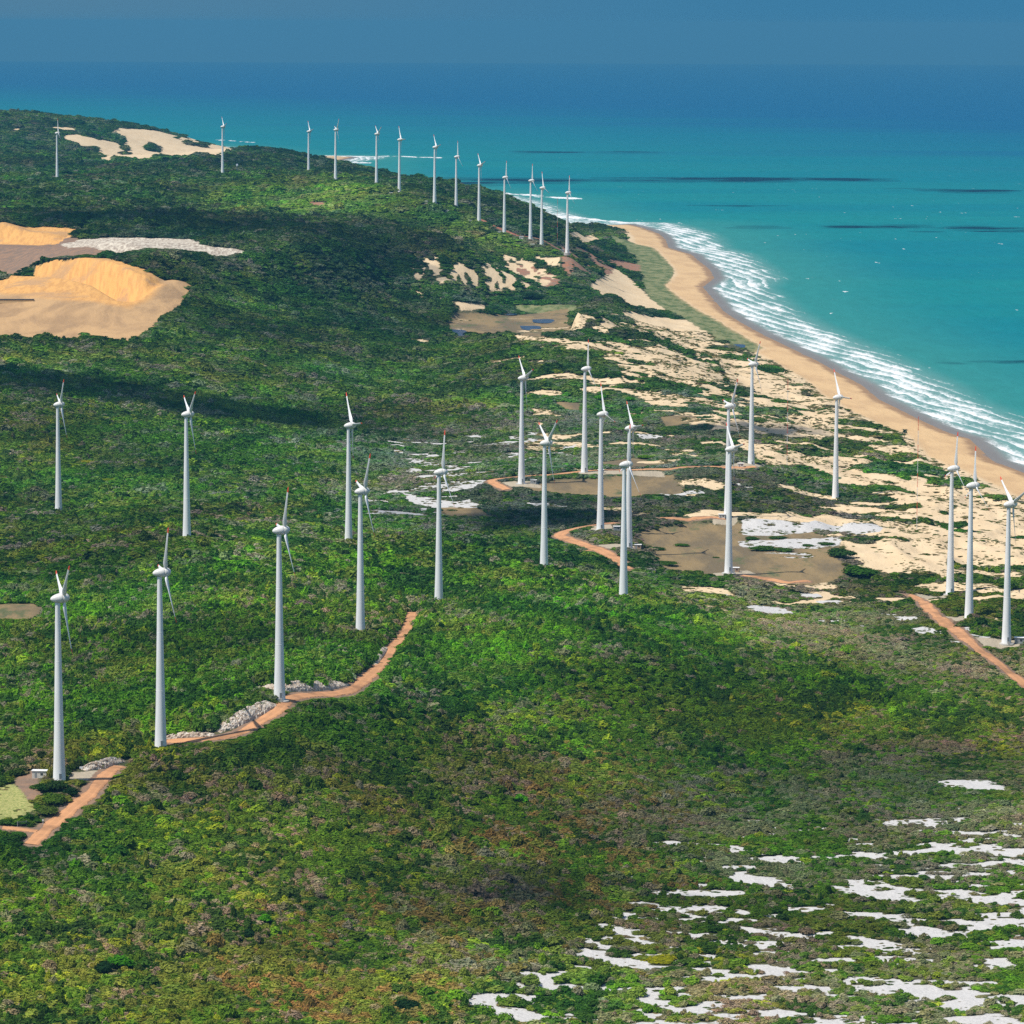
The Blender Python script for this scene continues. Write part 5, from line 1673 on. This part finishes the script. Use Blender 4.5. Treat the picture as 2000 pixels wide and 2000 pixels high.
def puffs(pts_world, width, nper, seed):
    """small fair weather clouds whose shade falls along a ground line"""
    g = np.random.default_rng(seed)
    P = smooth_line(np.array(pts_world), 20.0)
    for k in range(nper):
        i = int(g.integers(len(P)))
        x, y = P[i] + g.normal(0, width * .36, 2)
        r = width * g.uniform(.25, .5)
        z0 = 20.0
        k_ = (ALT - z0) / TO_SUN.z
        c = Vector((x, y, z0 - drop(y))) + TO_SUN * k_
        M = Matrix.Translation(c) @ Matrix.Diagonal((r * g.uniform(.9, 1.5), r, r * .45, 1))
        res = bmesh.ops.create_icosphere(bmx, subdivisions=2, radius=1.0, matrix=M)
        for v in res["verts"]:
            d = v.co - c
            v.co = c + d * (1 + 0.25 * (float(fbm(np.array([v.co.x / 40]), np.array([(v.co.y + v.co.z) / 40]), seed, 2)[0]) - .5))


puffs(castp([(-120, 715), (0, 732), (120, 745), (250, 766), (400, 795), (600, 835)]), 62, 170, 1)
puffs(castp([(940, 1012), (1030, 1006), (1130, 1015), (1200, 1015)]), 55, 36, 2)
puffs(castp([(1390, 835), (1470, 838), (1560, 838)]), 40, 26, 3)
puffs(castp([(960, 1780), (1080, 1760), (1230, 1765), (1350, 1740)]), 36, 6, 4)
puffs(castp([(180, 400), (300, 425), (450, 440), (640, 450), (800, 470)]), 170, 16, 5)
co = from_bm("clouds", bmx, mc)
co["kind"] = "stuff"
mc2 = mc.copy()
mc2.node_tree.nodes["Principled BSDF"].inputs["Alpha"].default_value = 0.15
bmx = bmesh.new()
for pts, w, k in [([(820, 350), (1000, 351), (1300, 350), (1735, 350)], 190, 46), ([(1790, 371), (2000, 373)], 130, 14), ([(1550, 443), (1750, 444), (1920, 446)], 95, 26), ([(1800, 452), (2050, 452)], 60, 16), ([(1380, 402), (1480, 402)], 70, 8), ([(1000, 297), (1250, 298)], 160, 14), ([(1880, 708), (2080, 709)], 36, 14), ([(820, 358), (1000, 358)], 150, 14)]:
    puffs([at_z(px, py, 0) for px, py in pts], w, k, int(pts[0][0]))
co = from_bm("offshore_clouds", bmx, mc2)
co["kind"] = "stuff"

# --------------------------------------------------------------------- haze --
hm = bpy.data.materials.new("haze")
hm.use_nodes = True
nt = hm.node_tree
nt.nodes.clear()
out = nt.nodes.new("ShaderNodeOutputMaterial")
pv = nt.nodes.new("ShaderNodeVolumePrincipled")
pv.inputs["Color"].default_value = (0.11, 0.385, 0.60, 1)
pv.inputs["Density"].default_value = 2.7e-5
pv.inputs["Anisotropy"].default_value = 0.0
nt.links.new(pv.outputs[0], out.inputs["Volume"])
bmx = bmesh.new()
box(bmx, -26000, 26000, -400, 91000, -560, 375)
ho = from_bm("haze", bmx, hm, smooth=False)
ho["kind"] = "stuff"
hm.volume_intersection_method = "FAST" if hasattr(hm, "volume_intersection_method") else None

# -------------------------------------------------------------------- light --
w = bpy.data.worlds.new("World")
scene.world = w
w.use_nodes = True
nt = w.node_tree
bg = nt.nodes["Background"]
sky = nt.nodes.new("ShaderNodeTexSky")
sky.sky_type = "NISHITA"
sky.sun_disc = False
sky.sun_elevation = SUN_EL
sky.sun_rotation = math.radians(90) - math.atan2(TO_SUN.y, TO_SUN.x)
sky.altitude = 300
sky.air_density = 1.0
sky.dust_density = 0.6
tc = nt.nodes.new("ShaderNodeTexCoord")
sp_ = nt.nodes.new("ShaderNodeSeparateXYZ")
nt.links.new(tc.outputs["Generated"], sp_.inputs[0])
band = maprange(nt, sp_.outputs[2], 0.02, 0.20, 1.0, 0.0)
side = maprange(nt, sp_.outputs[0], -0.13, 0.10)
hz = mixc(nt, side, (0.70, 1.80, 2.85), (0.36, 1.66, 3.05))
c = mixc(nt, band, sky.outputs[0], hz)
nt.links.new(c, bg.inputs["Color"])
bg.inputs["Strength"].default_value = 0.1

ld = bpy.data.lights.new("sun", "SUN")
ld.energy = 4.2
ld.angle = math.radians(0.5)
ld.color = (1.0, 0.955, 0.88)
lo_ = bpy.data.objects.new("sun", ld)
COL.objects.link(lo_)
lo_.rotation_euler = TO_SUN.to_track_quat("Z", "Y").to_euler()

# ------------------------------------------------------------------- camera --
cd_ = bpy.data.cameras.new("camera")
cd_.sensor_width = 36.0
cd_.lens = 36.0 * FPX / 2000.0
cd_.clip_start = 5.0
cd_.clip_end = 250000.0
cam = bpy.data.objects.new("camera", cd_)
COL.objects.link(cam)
right, up, fwd = Vector((1, 0, 0)), Vector((0, SP, CP)), Vector((0, CP, -SP))
c, s = math.cos(ROLL), math.sin(ROLL)
r_ = right * c + up * s * 1.0
u_ = up * c - right * s * 1.0
Mx = Matrix((r_, u_, -fwd)).transposed().to_4x4()
Mx.translation = (0, 0, ZC)
cam.matrix_world = Mx
scene.camera = cam

# ------------------------------------------------------------------- render --
scene.render.engine = "CYCLES"
cy = scene.cycles
cy.max_bounces = 5
cy.diffuse_bounces = 3
cy.glossy_bounces = 2
cy.transmission_bounces = 3
cy.volume_bounces = 0
cy.use_denoising = False
scene.view_settings.view_transform = "Standard"
scene.view_settings.look = "None"
scene.view_settings.exposure = 0.25
scene.view_settings.gamma = 1.0
